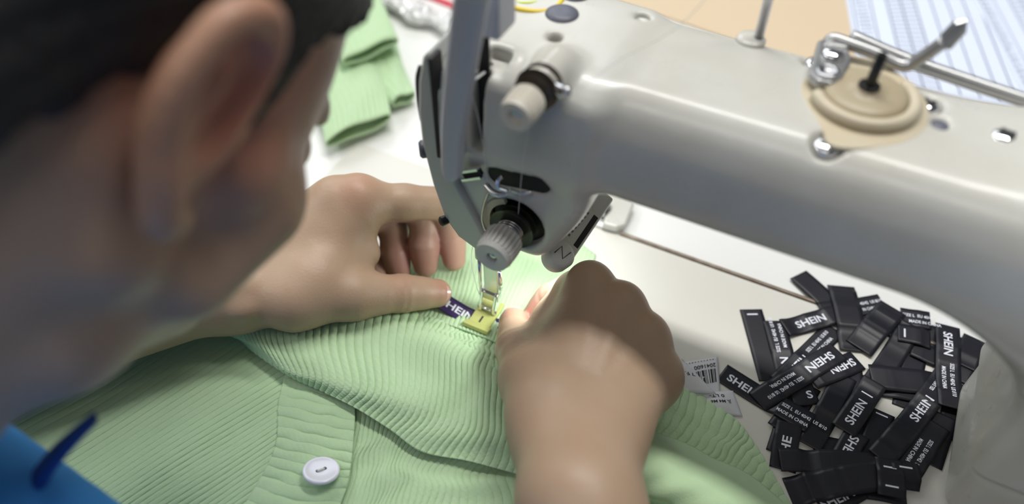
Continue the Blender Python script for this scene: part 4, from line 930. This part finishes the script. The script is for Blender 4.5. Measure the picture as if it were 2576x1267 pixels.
fh.cap(h2w(90, -17, -53), h2w(90, 17, -53), 6, 6, 5); fh.cap(h2w(90, -15, -61), h2w(90, 15, -61), 6.5, 6.5, 5); fh.cut(h2w(98, -22, -57), h2w(98, 22, -57), 1.6, 1.6, 2)
for s_ in (-1, 1): fh.cap(h2w(-20, 24*s_, -20), NB+hl*22*s_, 42, 44, 22)
fh.cap(NB, NB+[40, -60, -30], 46, 42, 24); fh.cap(NB, NB+[-60, -50, -20], 46, 42, 24)
for s_ in (-1, 1): fh.cap(h2w(52, -55*s_, -20), h2w(38, -55*s_, -50), 16, 14, 14)
fh.cap(h2w(62, -14, -62), WD(150, 815, 236), 17, 19, 16); fh.cap(WD(150, 815, 236), WD(-80, 860, 236), 19, 21, 18)     # under the jaw
for s_ in (-1, 1):                                                   # ears
    yb = 73*s_
    rim = [(2, yb, -6), (-2, yb+7*s_, 14), (-9, yb+13*s_, 28), (-20, yb+17*s_, 32), (-30, yb+17*s_, 24), (-32, yb+15*s_, 8), (-26, yb+11*s_, -8), (-17, yb+8*s_, -20), (-9, yb+5*s_, -29), (-3, yb+2*s_, -28)]
    rp = spline(rim, per=3)
    fh.ell(h2w(-15, yb+6*s_, 4), HR, (16, 9, 28), 5)
    for i in range(len(rp)-1): fh.cap(h2w(*rp[i]), h2w(*rp[i+1]), 4.3 if i < 20 else 5.8, 4.3 if i < 20 else 5.8, 3)
    fh.ell(h2w(-13, yb+17*s_, 6), HR, (10, 9, 19), 3, True); fh.cap(h2w(-20, yb+9*s_, -8), h2w(-18, yb+12*s_, 14), 3, 3, 3); fh.cap(h2w(1, yb+2*s_, -8), h2w(2, yb+4*s_, 2), 4, 4, 3)
VH, FH = fh.mesh()

# ---- trunk and legs (mostly out of the picture)
HIPS = np.array([-330., -330., -300.])
ft_ = Field((-620, -480, -790), (240, 330, 190), 8.0)
ft_.cap(NB+[10, -85, -85], HIPS, 78, 110, 30); ft_.cap(SH_R, NB+[0, -75, -65], 38, 58, 30); ft_.cap(SH_L, NB+[0, -75, -65], 38, 58, 30)
ft_.cap(SH_R, ELB_R, 36, 30, 20); ft_.cap(SH_L, ELB_L, 36, 30, 20)
KN = [HIPS+[-30, 360, 10], HIPS+[210, 330, 10]]; HP = [HIPS+[-80, 0, 0], HIPS+[80, -10, 0]]
for h_, k_ in zip(HP, KN):
    ft_.cap(h_, k_, 72, 48, 30); an = np.array([k_[0], k_[1]-20, -690]); ft_.cap(k_, an, 48, 30, 20); ft_.cap(an+[0, -20, -22], an+[10, 120, -30], 26, 20, 20)
VT, FT = ft_.mesh()

def joined(parts):
    V = []; F = []; n = 0
    for v, f in parts: V.append(v); F.append(f+n); n += len(v)
    return np.vstack(V), np.vstack(F)
VB, FB = joined([(VL, FL_), (VR, FR_), (VH, FH), (VT, FT)])
tint = np.ones((len(VB), 3))
def blush(c, r, col):
    w = np.exp(-(np.linalg.norm(VB-np.array(c), axis=1)/r)**2)[:, None]; tint[:] = tint*(1-w)+tint*np.array(col)*w
for k_ in ('it', 'mt', 'rt', 'id', 'md', 'rd'): blush(Lh[k_], 12, (0.98, 0.80, 0.92))
for k_ in ('it', 'id'): blush(Rh[k_], 12, (1.04, 0.82, 0.92))
for k_, c_ in (('tt', 8), ): blush(Lh[k_]+[4, 0, 4], c_, (1.05, 0.82, 0.85)); blush(Rh[k_]+[0, 0, 4], 10, (1.12, 0.86, 0.90))
blush(Lh['im']+[0, -2, 10], 11, (1.03, 0.86, 0.84)); blush(Lh['ti']+[0, 0, 8], 7, (1.03, 0.88, 0.86))
blush(W(610, 778, 48), 1.9, (0.62, 0.45, 0.42)); blush(W(1392, 1057, 66), 1.0, (0.6, 0.42, 0.38))
blush(EAR+hu*12, 34, (1.25, 0.66, 0.60))
person = mesh_obj('person', VB, FB, M['skin'], origin=np.array([HIPS[0], HIPS[1], -750.]), tint=tint)
tag(person, 'person in a blue shirt bent over the machine, both hands guiding the purple label', 'person')

# fingernails
def nail(c, ax, n, L, w_):
    ax = np.array(ax, float); n = np.array(n, float); ax /= np.linalg.norm(ax); n -= (n@ax)*ax; n /= np.linalg.norm(n); sd = np.cross(ax, n)
    V = []; m_ = 12
    for i in range(m_+1):
        for j in range(m_+1):
            u = i/m_*2-1; v = j/m_*2-1; uu = u*math.sqrt(1-v*v/2); vv = v*math.sqrt(1-u*u/2)
            V.append(np.array(c)+ax*L*uu+sd*w_*vv-n*(0.42*w_*vv*vv+0.10*L*uu*uu))
    F = [(i*(m_+1)+j, (i+1)*(m_+1)+j, (i+1)*(m_+1)+j+1, i*(m_+1)+j+1) for i in range(m_) for j in range(m_)]
    mb = MB(); mb.add(V+[v-n*0.7 for v in V], F+[tuple(len(V)+q for q in f[::-1]) for f in F])
    b_ = [i*(m_+1) for i in range(m_+1)]+[m_*(m_+1)+j for j in range(1, m_+1)]+[i*(m_+1)+m_ for i in range(m_-1, -1, -1)]+[j for j in range(m_-1, 0, -1)]
    k = len(V); mb.add(V+[v-n*0.7 for v in V], [(b_[i], b_[(i+1) % len(b_)], b_[(i+1) % len(b_)]+k, b_[i]+k) for i in range(len(b_))])
    return mb.obj('fingernail', M['nail'], person)
ax = Lh['tt']-Lh['ti']; nl = np.array([0.1, -0.62, 0.78]); nail(Lh['tt']+ax/np.linalg.norm(ax)*1.5+nl*7.4, ax, nl, 6.4, 5.6)
ax = Rh['tt']-Rh['ti']; nl = np.array([-0.15, 0.25, 1.0]); nl /= np.linalg.norm(nl); nail(Rh['tt']+ax/np.linalg.norm(ax)*2.0+nl*7.7, ax, nl, 6.6, 6.0)
ax = Lh['it']-Lh['id']; nl = np.array([0.55, 0.6, 0.1]); nail(Lh['it']+ax/np.linalg.norm(ax)*2.5+nl/np.linalg.norm(nl)*6.2, ax, nl, 6.0, 5.2)

# hair: a cap of short hair, above the hairline behind and over the ear
fg = HField(pts_.min(0)-16, pts_.max(0)+16, 2.0)
fg.ell(h2w(-10, 0, 42), HR, (104, 82, 91), 6)
fg.cap(h2w(-50, -30, -22), h2w(-54, 30, -22), 40, 40, 20)
S, P = fg.sl(fg.lo, fg.lo+fg.st*(fg.n-1), 0); q = (P-HC.astype(np.float32))@HR.T.astype(np.float32)
x_, y_, z_ = q[..., 0], q[..., 1], q[..., 2]
x_, y_, z_ = x_/0.9, y_/0.9, z_/0.9
edge = np.where(x_ > -20, 34+(x_-10)*0.55, 16+(x_+20)*1.35)           # hairline height along the side of the head
edge = np.where((x_ > 2) & (x_ < 17), -6+np.abs(x_-8)*0.8, edge)      # sideburn
edge = np.maximum(edge, -58)
fg.f = smax(fg.f, (edge+3*np.sin(x_*0.5)-z_).astype(np.float32)*0.75, 6)
fg.f += (0.8*np.sin(x_*0.9+y_*0.5)*np.sin(z_*0.35+x_*0.2)).astype(np.float32)
VG, FG = fg.mesh(); mesh_obj('hair', VG, FG, M['hair'], person)

# shirt, trousers, shoes
fs = Field((-640, -480, -350), (260, 330, 220), 5.0)
fs.cap(NB+[10, -85, -85], HIPS, 90, 124, 30); fs.cap(SH_R, NB+[0, -75, -65], 48, 70, 30); fs.cap(SH_L, NB+[0, -75, -65], 48, 70, 30)
fs.cap(SH_R, SH_R+(ELB_R-SH_R)*0.72, 49, 50, 20); fs.cap(SH_L, SH_L+(ELB_L-SH_L)*0.72, 49, 50, 20)
fs.cap(WD(-125, 1262, 275), WD(135, 1450, 275), 30, 30, 16)
S, P = fs.sl(fs.lo, fs.lo+fs.st*(fs.n-1), 0)
fs.f += (2.2*np.sin(P[..., 0]*0.05+P[..., 2]*0.09)*np.sin(P[..., 1]*0.06+P[..., 0]*0.03)).astype(np.float32)
fs.f = np.maximum(fs.f, -cap_sdf(P, NB+hu*60, NB-hu*4, 52, 47).astype(np.float32)+0)
fs.f = np.maximum(fs.f, (-300-P[..., 2]))
VS, FS = fs.mesh(); shirt = mesh_obj('shirt', VS, FS, M['shirt'], person)
MB().tube(spline([WD(90, 1215, 272), WD(130, 1158, 264), WD(180, 1105, 258), WD(236, 1052, 256)]), np.linspace(6, 2.8, 25), 14, flat=0.5).obj('collar_tip', M['shirt_dark'], shirt)
fp_ = Field((-620, -480, -740), (240, 330, -160), 8.0)
fp_.cap(HP[0], HP[1], 128, 128, 20)
for h_, k_ in zip(HP, KN): fp_.cap(h_, k_, 82, 58, 30); an = np.array([k_[0], k_[1]-20, -665]); fp_.cap(k_, an, 58, 44, 20)
VP_, FP_ = fp_.mesh(); mesh_obj('trousers', VP_, FP_, M['trousers'], person)
for k_ in KN:
    fo = Field((k_[0]-60, k_[1]-110, -760), (k_[0]+80, k_[1]+170, -640), 5.0); an = np.array([k_[0], k_[1]-20, -715]); fo.cap(an+[0, -15, 0], an+[10, 125, -6], 36, 27, 20); fo.cap(an, an+[0, 0, 40], 36, 38, 20)
    S, P = fo.sl(fo.lo, fo.lo+fo.st*(fo.n-1), 0); fo.f = smax(fo.f, -749-P[..., 2], 4); v_, f_ = fo.mesh(); mesh_obj('shoe', v_, f_, M['ink'], person)
# stool under the person
stl = empty('work_stool', (HIPS[0], HIPS[1], -750)); tag(stl, 'round dark work stool under the seated person', 'stool')
MB().lathe([(150, -435), (165, -430), (168, -415), (160, -400), (20, -398)], (HIPS[0], HIPS[1]-10, 0), (0, 0, 1), 48).obj('seat', M['trousers'], stl)
for a_ in range(4):
    t = a_*PI/2+0.6; MB().tube([(HIPS[0]+110*math.cos(t), HIPS[1]-10+110*math.sin(t), -433), (HIPS[0]+165*math.cos(t), HIPS[1]-10+165*math.sin(t), -750)], 12, 14).obj('leg', M['steel'], stl)
